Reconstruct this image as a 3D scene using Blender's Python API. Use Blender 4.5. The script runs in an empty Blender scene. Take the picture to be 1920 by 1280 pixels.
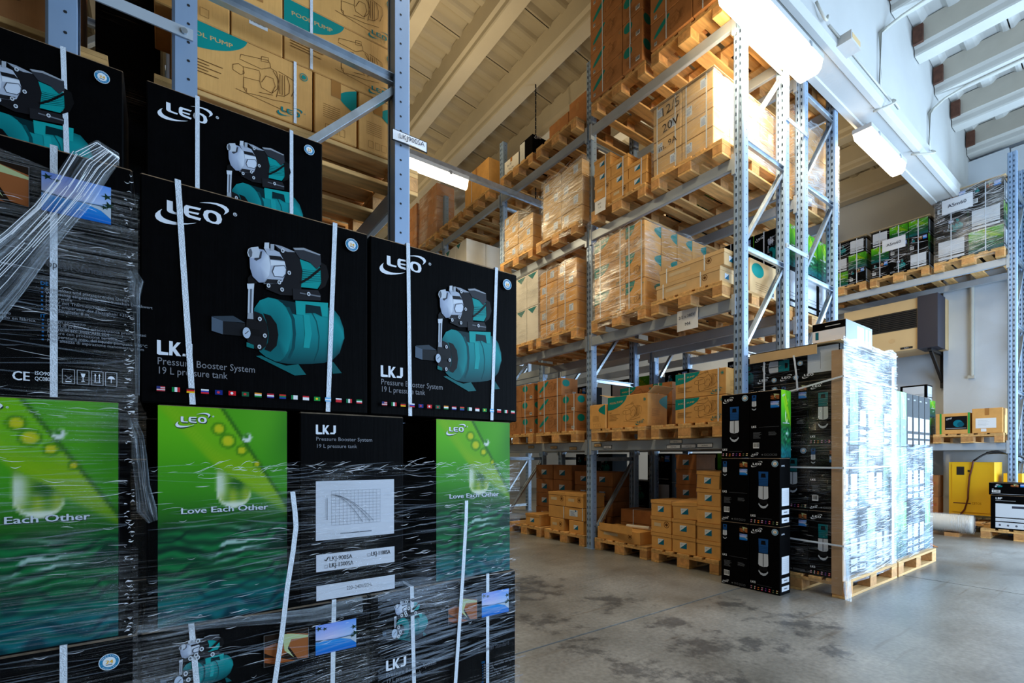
import bpy, math, random
import numpy as np
from math import sin, cos, pi, radians, sqrt, atan2
sc = bpy.context.scene
COL = sc.collection
RND = random.Random(11)

# ------------------------------------------------------------------ camera
cam_d = bpy.data.cameras.new('camera')
cam = bpy.data.objects.new('camera', cam_d)
COL.objects.link(cam)
cam_d.sensor_width = 36.0
cam_d.lens = 17.0
cam_d.shift_y = 0.1125
cam_d.clip_start = 0.05
cam_d.clip_end = 100
cam.location = (0, 0, 1.15)
cam.rotation_euler = (pi/2, 0, -math.atan(655/907))
sc.camera = cam

# ------------------------------------------------------------------ light and exposure
sc.view_settings.view_transform = 'Standard'
sc.view_settings.look = 'None'
sc.view_settings.exposure = 0.0
sc.view_settings.gamma = 1.0
sc.view_settings.use_curve_mapping = False
sc.cycles.max_bounces = 6
sc.cycles.diffuse_bounces = 3
sc.cycles.glossy_bounces = 3
sc.cycles.transmission_bounces = 3
sc.cycles.transparent_max_bounces = 10
sc.cycles.sample_clamp_indirect = 4.0
sc.cycles.adaptive_threshold = 0.02
sc.cycles.caustics_reflective = False
sc.cycles.caustics_refractive = False
world = bpy.data.worlds.new('sky')
sc.world = world
world.use_nodes = True
world.node_tree.nodes['Background'].inputs[0].default_value = (0.62, 0.78, 1.0, 1)
world.node_tree.nodes['Background'].inputs[1].default_value = 1.2

def area(name, loc, rot, sx, sy, power, col):
    l = bpy.data.lights.new(name, 'AREA')
    l.shape = 'RECTANGLE'; l.size = sx; l.size_y = sy
    l.energy = power; l.color = col
    o = bpy.data.objects.new(name, l)
    COL.objects.link(o)
    o.location = loc; o.rotation_euler = rot
    return o
# daylight coming in through the side door and the wide loading door in the wall behind the camera
area('daylight_in_side_door', (11.12, -1.25, 2.05), (0, pi/2, 0), 3.9, 3.2, 880, (0.50, 0.73, 1.0))
area('daylight_in_loading_door', (5.7, -2.92, 2.1), (pi/2, 0, 0), 5.4, 3.9, 470, (0.52, 0.73, 1.0))

# ------------------------------------------------------------------ materials
def lin(c):
    return tuple((v/255/12.92 if v <= 10.3 else ((v/255+0.055)/1.055)**2.4) for v in c[:3])
MATS = {}
def mat(name, col, rough=0.6, metal=0.0, nscale=0, namt=0.0, stretch=(1, 1, 1), bscale=0, bump=0.0, bstretch=None, spec=0.5, rnd=0.0, detail=4):
    m = bpy.data.materials.new(name)
    m.use_nodes = True
    nt = m.node_tree; N = nt.nodes; L = nt.links
    b = N['Principled BSDF']
    c = lin(col)
    b.inputs['Roughness'].default_value = rough
    b.inputs['Metallic'].default_value = metal
    b.inputs['Specular IOR Level'].default_value = spec
    b.inputs['Base Color'].default_value = (*c, 1)
    tc = N.new('ShaderNodeTexCoord')
    out = None
    if nscale:
        mp = N.new('ShaderNodeMapping'); mp.inputs['Scale'].default_value = stretch
        L.new(tc.outputs['Object'], mp.inputs['Vector'])
        if rnd:
            oi = N.new('ShaderNodeObjectInfo')
            ad = N.new('ShaderNodeVectorMath'); ad.operation = 'SCALE'
            cx = N.new('ShaderNodeCombineXYZ')
            L.new(oi.outputs['Random'], cx.inputs[0]); L.new(oi.outputs['Random'], cx.inputs[1])
            L.new(cx.outputs[0], ad.inputs[0]); ad.inputs['Scale'].default_value = 37.0
            L.new(ad.outputs[0], mp.inputs['Location'])
        nz = N.new('ShaderNodeTexNoise'); nz.inputs['Scale'].default_value = nscale; nz.inputs['Detail'].default_value = detail
        L.new(mp.outputs[0], nz.inputs['Vector'])
        rp = N.new('ShaderNodeValToRGB')
        rp.color_ramp.elements[0].position = 0.3; rp.color_ramp.elements[1].position = 0.7
        rp.color_ramp.elements[0].color = (*[v*(1-namt) for v in c], 1)
        rp.color_ramp.elements[1].color = (*[min(1, v*(1+namt)) for v in c], 1)
        L.new(nz.outputs['Fac'], rp.inputs[0])
        out = rp.outputs[0]
    if rnd:
        oi2 = N.new('ShaderNodeObjectInfo')
        hs = N.new('ShaderNodeHueSaturation')
        mr = N.new('ShaderNodeMapRange'); mr.inputs[3].default_value = 1-rnd; mr.inputs[4].default_value = 1+rnd
        L.new(oi2.outputs['Random'], mr.inputs[0]); L.new(mr.outputs[0], hs.inputs['Value'])
        if out: L.new(out, hs.inputs['Color'])
        else: hs.inputs['Color'].default_value = (*c, 1)
        out = hs.outputs[0]
    if out: L.new(out, b.inputs['Base Color'])
    if bump:
        mp2 = N.new('ShaderNodeMapping'); mp2.inputs['Scale'].default_value = bstretch or stretch
        L.new(tc.outputs['Object'], mp2.inputs['Vector'])
        n2 = N.new('ShaderNodeTexNoise'); n2.inputs['Scale'].default_value = bscale; n2.inputs['Detail'].default_value = 3
        L.new(mp2.outputs[0], n2.inputs['Vector'])
        bp = N.new('ShaderNodeBump'); bp.inputs['Strength'].default_value = bump; bp.inputs['Distance'].default_value = 0.01
        L.new(n2.outputs['Fac'], bp.inputs['Height']); L.new(bp.outputs[0], b.inputs['Normal'])
    MATS[name] = m
    return m

M_CARD = mat('cardboard', (212, 156, 84), 0.75, nscale=9, namt=0.10, rnd=0.10, bscale=60, bump=0.10, bstretch=(1, 1, 0.1))
M_CARD2 = mat('pale_cardboard', (206, 170, 120), 0.75, nscale=8, namt=0.08, rnd=0.08, bscale=50, bump=0.1, bstretch=(1, 1, 0.1))
M_CARDD = mat('dark_and_shaded_cardboard', (170, 112, 62), 0.8, nscale=8, namt=0.15, rnd=0.12, bscale=50, bump=0.12, bstretch=(1, 1, 0.1))  # darker board; on cartons labelled shaded it puts shade into the colour
M_WHITEC = mat('white_cardboard', (222, 216, 204), 0.7, nscale=6, namt=0.05, rnd=0.04)
M_BLACKC = mat('black_coated_cardboard', (5, 5, 6), 0.5, nscale=30, namt=0.2, bscale=120, bump=0.06, bstretch=(1, 1, 0.05), spec=0.03)
M_WOOD = mat('pallet_wood', (206, 160, 98), 0.75, nscale=5, namt=0.28, stretch=(6, 0.6, 6), rnd=0.22, bscale=30, bump=0.2, bstretch=(5, 0.3, 5))
M_WOODB = mat('pallet_block_wood', (200, 146, 88), 0.8, nscale=22, namt=0.22, rnd=0.25, bscale=60, bump=0.25)
M_POST = mat('blue_grey_rack_steel', (142, 166, 196), 0.42, metal=0.2, nscale=3, namt=0.12, stretch=(1, 1, 0.4), bscale=40, bump=0.03, rnd=0.05)
M_BEAM = mat('light_grey_beam_paint', (172, 182, 192), 0.45, metal=0.15, nscale=4, namt=0.07, rnd=0.05)
M_ZINC = mat('galvanised_steel', (186, 196, 206), 0.33, metal=0.75, nscale=12, namt=0.16, bscale=30, bump=0.03)
M_DARKH = mat('dark_hole', (14, 16, 20), 0.9)
M_STRAP = mat('white_plastic_strap', (214, 222, 232), 0.35, nscale=120, namt=0.10, bscale=300, bump=0.3)
M_TAPE = mat('brown_packing_tape', (168, 112, 52), 0.28, nscale=6, namt=0.1)
M_PAPER = mat('white_paper', (232, 234, 238), 0.7, nscale=4, namt=0.03)
M_WHITEP = mat('white_painted_concrete', (194, 194, 192), 0.7, nscale=1.2, namt=0.06, bscale=25, bump=0.15)
M_WALL = mat('white_wall_paint', (206, 212, 218), 0.75, nscale=0.9, namt=0.09, bscale=18, bump=0.2)
M_WALLB = mat('tan_wall_paint', (176, 164, 140), 0.8, nscale=0.8, namt=0.1, bscale=18, bump=0.2)
M_DECK = mat('roof_deck_panel', (178, 166, 142), 0.75, nscale=1.5, namt=0.08, bscale=20, bump=0.1)
M_RIB = mat('roof_purlin_paint', (196, 184, 160), 0.65, nscale=2, namt=0.06, bscale=20, bump=0.08)
M_RIBW = mat('white_roof_purlin', (206, 204, 198), 0.65, nscale=2, namt=0.06)
M_DECKW = mat('pale_roof_deck_panel', (206, 206, 202), 0.75, nscale=1.5, namt=0.06)
M_RIBB = mat('grey_brown_purlin_web', (186, 178, 164), 0.7, nscale=2, namt=0.1)
M_BRICK = mat('dark_brick_infill', (92, 58, 44), 0.9, nscale=14, namt=0.3)
M_GREYP = mat('grey_pvc_conduit', (196, 194, 184), 0.45)
M_BLACK = mat('black_plastic', (22, 22, 25), 0.45)
M_NAVY = mat('dark_navy_panel', (38, 38, 52), 0.5)
M_BEIGE = mat('beige_heater_enamel', (214, 182, 132), 0.5, nscale=2, namt=0.04)
M_YEL = mat('yellow_machine_enamel', (236, 186, 22), 0.4, nscale=2, namt=0.06)
M_CABLE = mat('brown_red_cable', (96, 42, 28), 0.5)
M_CORNER = mat('corner_board', (176, 140, 104), 0.75, nscale=10, namt=0.1)
M_EDGE = mat('worn_cardboard_edge', (104, 88, 70), 0.8, nscale=40, namt=0.4)
M_GREENT = mat('green_plastic_tape', (40, 150, 60), 0.35)

def print_mat():
    m = bpy.data.materials.new('printed_ink')
    m.use_nodes = True
    nt = m.node_tree; b = nt.nodes['Principled BSDF']
    a = nt.nodes.new('ShaderNodeAttribute'); a.attribute_name = 'Col'
    nt.links.new(a.outputs['Color'], b.inputs['Base Color'])
    b.inputs['Roughness'].default_value = 0.42
    b.inputs['Specular IOR Level'].default_value = 0.12
    return m
M_PRINT = print_mat()

def lamp_mat():
    m = bpy.data.materials.new('lit_lamp_diffuser')
    m.use_nodes = True
    nt = m.node_tree; N = nt.nodes
    e = N.new('ShaderNodeEmission')
    e.inputs[0].default_value = (1.0, 0.90, 0.68, 1); e.inputs[1].default_value = 7
    nt.links.new(e.outputs[0], N['Material Output'].inputs[0])
    return m
M_LAMP = lamp_mat()

def film_mat(name, lo, hi, tint=(0.85, 0.9, 1.0), sx=1.2, sy=34.0, tilt=0.0, rough=0.22, gl=0.7, a=0.20, b=0.42):
    """stretch film: mostly clear, with hazy horizontal stretch streaks"""
    m = bpy.data.materials.new(name)
    m.use_nodes = True
    nt = m.node_tree; N = nt.nodes; L = nt.links
    N.remove(N['Principled BSDF'])
    uv = N.new('ShaderNodeTexCoord')
    mp = N.new('ShaderNodeMapping'); mp.inputs['Scale'].default_value = (sx, sy, 1); mp.inputs['Rotation'].default_value = (0, 0, tilt)
    L.new(uv.outputs['UV'], mp.inputs['Vector'])
    n1 = N.new('ShaderNodeTexNoise'); n1.inputs['Scale'].default_value = 2.2; n1.inputs['Detail'].default_value = 6; n1.inputs['Roughness'].default_value = 0.62; n1.inputs['Distortion'].default_value = 0.6
    L.new(mp.outputs[0], n1.inputs['Vector'])
    n2 = N.new('ShaderNodeTexNoise'); n2.inputs['Scale'].default_value = 2.5; n2.inputs['Detail'].default_value = 2
    L.new(uv.outputs['UV'], n2.inputs['Vector'])
    mu = N.new('ShaderNodeMath'); mu.operation = 'MULTIPLY'
    L.new(n1.outputs['Fac'], mu.inputs[0]); L.new(n2.outputs['Fac'], mu.inputs[1])
    mr = N.new('ShaderNodeMapRange'); mr.inputs[1].default_value = a; mr.inputs[2].default_value = b
    mr.inputs[3].default_value = lo; mr.inputs[4].default_value = hi
    L.new(mu.outputs[0], mr.inputs[0])
    bp = N.new('ShaderNodeBump'); bp.inputs['Strength'].default_value = 0.9; bp.inputs['Distance'].default_value = 0.012
    L.new(n1.outputs['Fac'], bp.inputs['Height'])
    g = N.new('ShaderNodeBsdfGlossy'); g.inputs['Roughness'].default_value = rough; g.inputs['Color'].default_value = (1, 1, 1, 1)
    L.new(bp.outputs[0], g.inputs['Normal'])
    d = N.new('ShaderNodeBsdfDiffuse'); d.inputs['Color'].default_value = (*tint, 1)
    L.new(bp.outputs[0], d.inputs['Normal'])
    mx = N.new('ShaderNodeMixShader'); mx.inputs[0].default_value = gl
    L.new(d.outputs[0], mx.inputs[1]); L.new(g.outputs[0], mx.inputs[2])
    t = N.new('ShaderNodeBsdfTransparent')
    m2 = N.new('ShaderNodeMixShader')
    L.new(mr.outputs[0], m2.inputs[0]); L.new(t.outputs[0], m2.inputs[1]); L.new(mx.outputs[0], m2.inputs[2])
    L.new(m2.outputs[0], N['Material Output'].inputs[0])
    return m
M_FILM = film_mat('clear_stretch_film', 0.006, 0.36, tilt=0.10, sx=1.0, sy=95, gl=0.85, rough=0.14, a=0.26, b=0.46)
M_FILMH = film_mat('hazy_stretch_film', 0.12, 0.72, tint=(.72, .85, 1.0), sx=1.5, sy=40, gl=0.5, tilt=0.12, rough=.3)  # haze of many layers, its diffuse white also painting in daylight flare
M_FILMS = film_mat('daylight_tinted_stretch_film', 0.06, 0.62, tint=(.50, .72, 1.0), sx=1.5, sy=44, gl=0.35, tilt=0.12, rough=.3)  # blue tint puts bluish daylight into the film colour
M_FILMB = film_mat('brown_load_stretch_film', 0.03, 0.50, tint=(1, 0.97, 0.9), sx=1.5, sy=26, tilt=0.2, gl=0.6)
M_FILMT = film_mat('bunched_stretch_film', 0.10, 0.85, tint=(.7, .85, 1.0), sx=30, sy=1.0, gl=0.5)

def glint_mat(name, fac, col):  # film highlights painted as diffuse white, part transparent
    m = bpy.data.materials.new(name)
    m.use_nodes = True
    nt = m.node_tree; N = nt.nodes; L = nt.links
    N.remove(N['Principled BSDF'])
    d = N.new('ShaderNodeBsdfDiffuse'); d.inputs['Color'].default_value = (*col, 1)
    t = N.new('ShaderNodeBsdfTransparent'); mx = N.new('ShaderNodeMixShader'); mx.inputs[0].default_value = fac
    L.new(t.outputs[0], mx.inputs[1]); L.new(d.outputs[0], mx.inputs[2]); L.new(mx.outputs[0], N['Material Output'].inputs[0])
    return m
M_GLINT1 = glint_mat('painted_film_glint', 0.75, (0.95, 0.96, 1.0))
M_GLINT2 = glint_mat('faint_painted_film_glint', 0.085, (0.72, 0.84, 1.0))

def floor_mat():
    m = bpy.data.materials.new('polished_concrete_floor')
    m.use_nodes = True
    nt = m.node_tree; N = nt.nodes; L = nt.links
    b = N['Principled BSDF']
    g = N.new('ShaderNodeNewGeometry')
    n1 = N.new('ShaderNodeTexNoise'); n1.inputs['Scale'].default_value = 1.1; n1.inputs['Detail'].default_value = 8; n1.inputs['Roughness'].default_value = 0.6
    L.new(g.outputs['Position'], n1.inputs['Vector'])
    r1 = N.new('ShaderNodeValToRGB')
    r1.color_ramp.elements[0].position = 0.32; r1.color_ramp.elements[0].color = (*lin((92, 91, 87)), 1)
    r1.color_ramp.elements[1].position = 0.70; r1.color_ramp.elements[1].color = (*lin((142, 141, 137)), 1)
    L.new(n1.outputs['Fac'], r1.inputs[0])
    # oil stains: distance masks broken up by noise
    n2 = N.new('ShaderNodeTexNoise'); n2.inputs['Scale'].default_value = 7; n2.inputs['Detail'].default_value = 9; n2.inputs['Roughness'].default_value = 0.7
    L.new(g.outputs['Position'], n2.inputs['Vector'])
    prev = None
    for (x, y, r) in STAINS:
        d = N.new('ShaderNodeVectorMath'); d.operation = 'DISTANCE'
        d.inputs[1].default_value = (x, y, 0)
        L.new(g.outputs['Position'], d.inputs[0])
        mr = N.new('ShaderNodeMapRange'); mr.inputs[1].default_value = r*2.0; mr.inputs[2].default_value = 0
        mr.inputs[3].default_value = 0; mr.inputs[4].default_value = 1
        L.new(d.outputs['Value'], mr.inputs[0])
        if prev is None: prev = mr.outputs[0]
        else:
            mx = N.new('ShaderNodeMath'); mx.operation = 'MAXIMUM'
            L.new(prev, mx.inputs[0]); L.new(mr.outputs[0], mx.inputs[1]); prev = mx.outputs[0]
    a0 = N.new('ShaderNodeMath'); a0.operation = 'MULTIPLY'; a0.inputs[1].default_value = 0.30
    L.new(prev, a0.inputs[0])
    a = N.new('ShaderNodeMath'); a.operation = 'ADD'
    L.new(a0.outputs[0], a.inputs[0]); L.new(n2.outputs['Fac'], a.inputs[1])
    st = N.new('ShaderNodeMapRange'); st.inputs[1].default_value = 0.66; st.inputs[2].default_value = 0.78
    L.new(a.outputs[0], st.inputs[0])
    mx = N.new('ShaderNodeMixRGB'); mx.blend_type = 'MULTIPLY'; mx.inputs[2].default_value = (0.42, 0.43, 0.46, 1)
    L.new(st.outputs[0], mx.inputs[0]); L.new(r1.outputs[0], mx.inputs[1])
    # brown tyre scratches running along the cross aisle
    mp = N.new('ShaderNodeMapping'); mp.inputs['Scale'].default_value = (0.5, 9, 1); mp.inputs['Rotation'].default_value = (0, 0, radians(35))
    L.new(g.outputs['Position'], mp.inputs['Vector'])
    n3 = N.new('ShaderNodeTexNoise'); n3.inputs['Scale'].default_value = 1.6; n3.inputs['Detail'].default_value = 5
    L.new(mp.outputs[0], n3.inputs['Vector'])
    s3 = N.new('ShaderNodeMapRange'); s3.inputs[1].default_value = 0.64; s3.inputs[2].default_value = 0.70; s3.inputs[4].default_value = 0.5
    L.new(n3.outputs['Fac'], s3.inputs[0])
    m3 = N.new('ShaderNodeMixRGB'); m3.blend_type = 'MULTIPLY'; m3.inputs[2].default_value = (0.55, 0.45, 0.36, 1)
    L.new(s3.outputs[0], m3.inputs[0]); L.new(mx.outputs[0], m3.inputs[1])
    n4 = N.new('ShaderNodeTexNoise'); n4.inputs['Scale'].default_value = 38; n4.inputs['Detail'].default_value = 6
    L.new(g.outputs['Position'], n4.inputs['Vector'])
    s4 = N.new('ShaderNodeMapRange'); s4.inputs[1].default_value = 0.3; s4.inputs[2].default_value = 0.7; s4.inputs[3].default_value = 0.80; s4.inputs[4].default_value = 1.2
    L.new(n4.outputs['Fac'], s4.inputs[0])
    m4 = N.new('ShaderNodeMixRGB'); m4.blend_type = 'MULTIPLY'; m4.inputs[0].default_value = 1.0
    L.new(m3.outputs[0], m4.inputs[1]); L.new(s4.outputs[0], m4.inputs[2])
    L.new(m4.outputs[0], b.inputs['Base Color'])
    rr = N.new('ShaderNodeMapRange'); rr.inputs[3].default_value = 0.22; rr.inputs[4].default_value = 0.48
    L.new(n1.outputs['Fac'], rr.inputs[0]); L.new(rr.outputs[0], b.inputs['Roughness'])
    bp = N.new('ShaderNodeBump'); bp.inputs['Strength'].default_value = 0.12; bp.inputs['Distance'].default_value = 0.01
    L.new(n2.outputs['Fac'], bp.inputs['Height']); L.new(bp.outputs[0], b.inputs['Normal'])
    return m
STAINS = [(2.70, 1.69, .24), (3.55, 1.54, .26), (3.58, 2.08, .18), (2.04, 2.11, .15), (2.83, 2.09, .17), (2.98, 1.53, .17), (2.9, 2.65, .24), (2.06, 1.66, .2), (2.58, 3.41, .4), (2.2, 2.6, .2), (2.3, 1.35, .2), (3.2, 1.2, .12)]
M_FLOOR = floor_mat()

# ------------------------------------------------------------------ mesh helpers
def mesh(name, V, F, mats, cols=None, uvs=None, smooth=False, fm=None):
    me = bpy.data.meshes.new(name)
    me.from_pydata([tuple(v) for v in V], [], F)
    for m in (mats if isinstance(mats, (list, tuple)) else [mats]):
        me.materials.append(m)
    if fm is not None: me.polygons.foreach_set('material_index', fm)
    if smooth: me.polygons.foreach_set('use_smooth', [True]*len(me.polygons))
    if cols is not None:
        ca = me.color_attributes.new('Col', 'FLOAT_COLOR', 'POINT')
        ca.data.foreach_set('color', [x for c in cols for x in (c[0], c[1], c[2], 1.0)])
    if uvs is not None:
        ul = me.uv_layers.new(name='UVMap')
        idx = [0]*len(me.loops); me.loops.foreach_get('vertex_index', idx)
        ul.data.foreach_set('uv', [x for i in idx for x in uvs[i]])
    me.update()
    return me
def ob(name, me, parent=None, loc=(0, 0, 0), rz=0.0, kind=None):
    o = bpy.data.objects.new(name, me)
    COL.objects.link(o)
    o.parent = parent
    o.location = loc
    o.rotation_euler = (0, 0, rz)
    if kind: o['kind'] = kind
    return o
def tag(o, label, cat, group=None):
    o['label'] = label; o['category'] = cat
    if group: o['group'] = group
    return o
def thing(name, label, cat, loc=(0, 0, 0), rz=0.0, group=None):
    return tag(ob(name, None, None, loc, rz), label, cat, group)
class MB:
    def __init__(s): s.V = []; s.F = []; s.FM = []
    def quad(s, a, b, c, d, m=0):
        i = len(s.V); s.V += [a, b, c, d]; s.F.append((i, i+1, i+2, i+3)); s.FM.append(m)
    def box(s, x0, x1, y0, y1, z0, z1, m=0):
        i = len(s.V)
        s.V += [(x0, y0, z0), (x1, y0, z0), (x1, y1, z0), (x0, y1, z0), (x0, y0, z1), (x1, y0, z1), (x1, y1, z1), (x0, y1, z1)]
        for f in ((0, 3, 2, 1), (4, 5, 6, 7), (0, 1, 5, 4), (1, 2, 6, 5), (2, 3, 7, 6), (3, 0, 4, 7)):
            s.F.append(tuple(i+k for k in f)); s.FM.append(m)
    def bar(s, p, q, w, h, up=(0, 0, 1), m=0):
        """rectangular bar from p to q"""
        p = np.array(p, float); q = np.array(q, float); d = q-p; d /= np.linalg.norm(d)
        a = np.cross(d, up); n = np.linalg.norm(a)
        a = a/n if n > 1e-6 else np.array((1., 0, 0))
        b = np.cross(a, d)
        i = len(s.V)
        for e in (p, q):
            for (u, v) in ((-1, -1), (1, -1), (1, 1), (-1, 1)):
                s.V.append(tuple(e+a*u*w/2+b*v*h/2))
        for f in ((0, 1, 2, 3), (7, 6, 5, 4), (0, 4, 5, 1), (1, 5, 6, 2), (2, 6, 7, 3), (3, 7, 4, 0)):
            s.F.append(tuple(i+k for k in f)); s.FM.append(m)
    def channel(s, p, q, w, h, up=(0, 0, 1)):
        """C-section brace: a web with two lips"""
        p = np.array(p, float); q = np.array(q, float); d = q-p; d /= np.linalg.norm(d)
        a = np.cross(d, up); a /= np.linalg.norm(a); b = np.cross(a, d)
        s.bar(p-a*w/2, q-a*w/2, 0.004, h, up)
        s.bar(p+b*h/2, q+b*h/2, w, 0.004, up)
        s.bar(p-b*h/2, q-b*h/2, w, 0.004, up)
    def tube(s, pts, r, n=8, m=0):
        pts = [np.array(p, float) for p in pts]
        base = len(s.V)
        for i, p in enumerate(pts):
            d = pts[min(i+1, len(pts)-1)]-pts[max(i-1, 0)]; d = d/np.linalg.norm(d)
            a = np.cross(d, (0, 0, 1.0))
            if np.linalg.norm(a) < 0.2: a = np.cross(d, (1.0, 0, 0))
            a /= np.linalg.norm(a); b = np.cross(d, a)
            for k in range(n):
                t = 2*pi*k/n
                s.V.append(tuple(p+r*(cos(t)*a+sin(t)*b)))
        for i in range(len(pts)-1):
            for k in range(n):
                j = (k+1) % n
                s.F.append((base+i*n+k, base+i*n+j, base+(i+1)*n+j, base+(i+1)*n+k)); s.FM.append(m)
        s.F.append(tuple(base+k for k in range(n))[::-1]); s.FM.append(m)
        s.F.append(tuple(base+(len(pts)-1)*n+k for k in range(n))); s.FM.append(m)
    def disc(s, c, r, ax, n=12, m=0, ry=None):
        """flat disc at c facing axis ax (0 x,1 y,2 z)"""
        i = len(s.V); ry = ry or r
        for k in range(n):
            t = 2*pi*k/n; u, v = r*cos(t), ry*sin(t)
            s.V.append({0: (c[0], c[1]+u, c[2]+v), 1: (c[0]+u, c[1], c[2]+v), 2: (c[0]+u, c[1]+v, c[2])}[ax])
        s.F.append(tuple(range(i, i+n))); s.FM.append(m)
    def cyl(s, c, r, ax, l, n=16, m=0):
        p = list(c); q = list(c); q[ax] += l
        s.tube([p, q], r, n, m)
    def me(s, name, mats, smooth=False):
        return mesh(name, s.V, s.F, mats, fm=s.FM, smooth=smooth)
    def build(s, name, mats, parent=None, smooth=False, loc=(0, 0, 0), rz=0.0, kind=None):
        return ob(name, s.me(name, mats, smooth), parent, loc, rz, kind)

_cb = {}
def cbox(w, d, h, m, ch=0.004):
    """box with chamfered edges, base centred at the origin; cached"""
    key = (round(w, 4), round(d, 4), round(h, 4), m.name, ch)
    if key in _cb: return _cb[key]
    V = []; idx = {}
    X, Y, Z = w/2, d/2, h
    for sx in (-1, 1):
        for sy in (-1, 1):
            for sz in (0, 1):
                zc = ch if sz == 0 else Z-ch; ze = 0 if sz == 0 else Z
                idx[(sx, sy, sz)] = len(V)
                V += [(sx*X, sy*(Y-ch), zc), (sx*(X-ch), sy*Y, zc), (sx*(X-ch), sy*(Y-ch), ze)]
    g = lambda sx, sy, sz, a: idx[(sx, sy, sz)]+a
    F = []
    for sx in (-1, 1): F.append([g(sx, -1, 0, 0), g(sx, 1, 0, 0), g(sx, 1, 1, 0), g(sx, -1, 1, 0)][::sx])
    for sy in (-1, 1): F.append([g(-1, sy, 0, 1), g(1, sy, 0, 1), g(1, sy, 1, 1), g(-1, sy, 1, 1)][::-sy])
    for sz in (0, 1): F.append([g(-1, -1, sz, 2), g(1, -1, sz, 2), g(1, 1, sz, 2), g(-1, 1, sz, 2)][::(1 if sz else -1)])
    for sx in (-1, 1):
        for sy in (-1, 1): F.append([g(sx, sy, 0, 0), g(sx, sy, 0, 1), g(sx, sy, 1, 1), g(sx, sy, 1, 0)][::sx*sy])
    for sx in (-1, 1):
        for sz in (0, 1): F.append([g(sx, -1, sz, 0), g(sx, 1, sz, 0), g(sx, 1, sz, 2), g(sx, -1, sz, 2)][::(1 if (sx > 0) == (sz > 0) else -1)])
    for sy in (-1, 1):
        for sz in (0, 1): F.append([g(-1, sy, sz, 1), g(1, sy, sz, 1), g(1, sy, sz, 2), g(-1, sy, sz, 2)][::(-1 if (sy > 0) == (sz > 0) else 1)])
    for sx in (-1, 1):
        for sy in (-1, 1):
            for sz in (0, 1): F.append([g(sx, sy, sz, 0), g(sx, sy, sz, 1), g(sx, sy, sz, 2)])
    if m is M_BLACKC:
        fm = [0]*len(F)
        for q, f in enumerate(F):
            if q >= 6 and all(V[k][2] > h/2 for k in f): fm[q] = 1
        me = mesh('box', V, [tuple(f) for f in F], [m, M_EDGE], fm=fm)
    else: me = mesh('box', V, [tuple(f) for f in F], m)
    _cb[key] = me
    return me
# ------------------------------------------------------------------ printed artwork (flat ink on cartons)
LOGO={'L':[(0.151,0.377),(0.227,0.375),(0.229,0.234),(0.242,0.218),(0.274,0.216),(0.357,0.212),(0.347,0.181),(0.235,0.181),(0.183,0.185),(0.158,0.201),(0.151,0.219)],'E':[(0.407,0.374),(0.607,0.380),(0.590,0.344),(0.450,0.337),(0.439,0.321),(0.437,0.287),(0.581,0.295),(0.566,0.261),(0.437,0.260),(0.440,0.241),(0.457,0.226),(0.607,0.216),(0.591,0.175),(0.434,0.182),(0.393,0.203),(0.373,0.245),(0.373,0.318),(0.383,0.353)],'Oo':[(0.634,0.282),(0.648,0.343),(0.686,0.377),(0.749,0.391),(0.820,0.387),(0.877,0.357),(0.900,0.284),(0.888,0.227),(0.849,0.186),(0.771,0.177),(0.686,0.194),(0.646,0.236)],'Oi':[(0.702,0.300),(0.707,0.323),(0.725,0.343),(0.756,0.350),(0.792,0.343),(0.819,0.321),(0.827,0.272),(0.824,0.237),(0.802,0.213),(0.767,0.209),(0.732,0.219),(0.707,0.258)],'So':[(0.090,0.215),(0.043,0.171),(0.008,0.122),(0.000,0.080),(0.018,0.038),(0.068,0.010),(0.145,0.000),(0.235,0.010),(0.327,0.033),(0.420,0.066),(0.494,0.096),(0.542,0.124)],'Si':[(0.090,0.215),(0.071,0.175),(0.068,0.139),(0.081,0.104),(0.119,0.075),(0.183,0.062),(0.235,0.059),(0.288,0.060),(0.354,0.069),(0.420,0.083),(0.487,0.105),(0.542,0.124)],'Uo':[(0.583,0.464),(0.652,0.492),(0.735,0.517),(0.820,0.531),(0.899,0.530),(0.964,0.512),(0.996,0.480),(1.000,0.447),(0.978,0.416),(0.924,0.366)],'Ui':[(0.583,0.464),(0.652,0.479),(0.735,0.497),(0.813,0.500),(0.870,0.488),(0.917,0.469),(0.942,0.443),(0.946,0.423),(0.938,0.400),(0.924,0.366)]}
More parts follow.
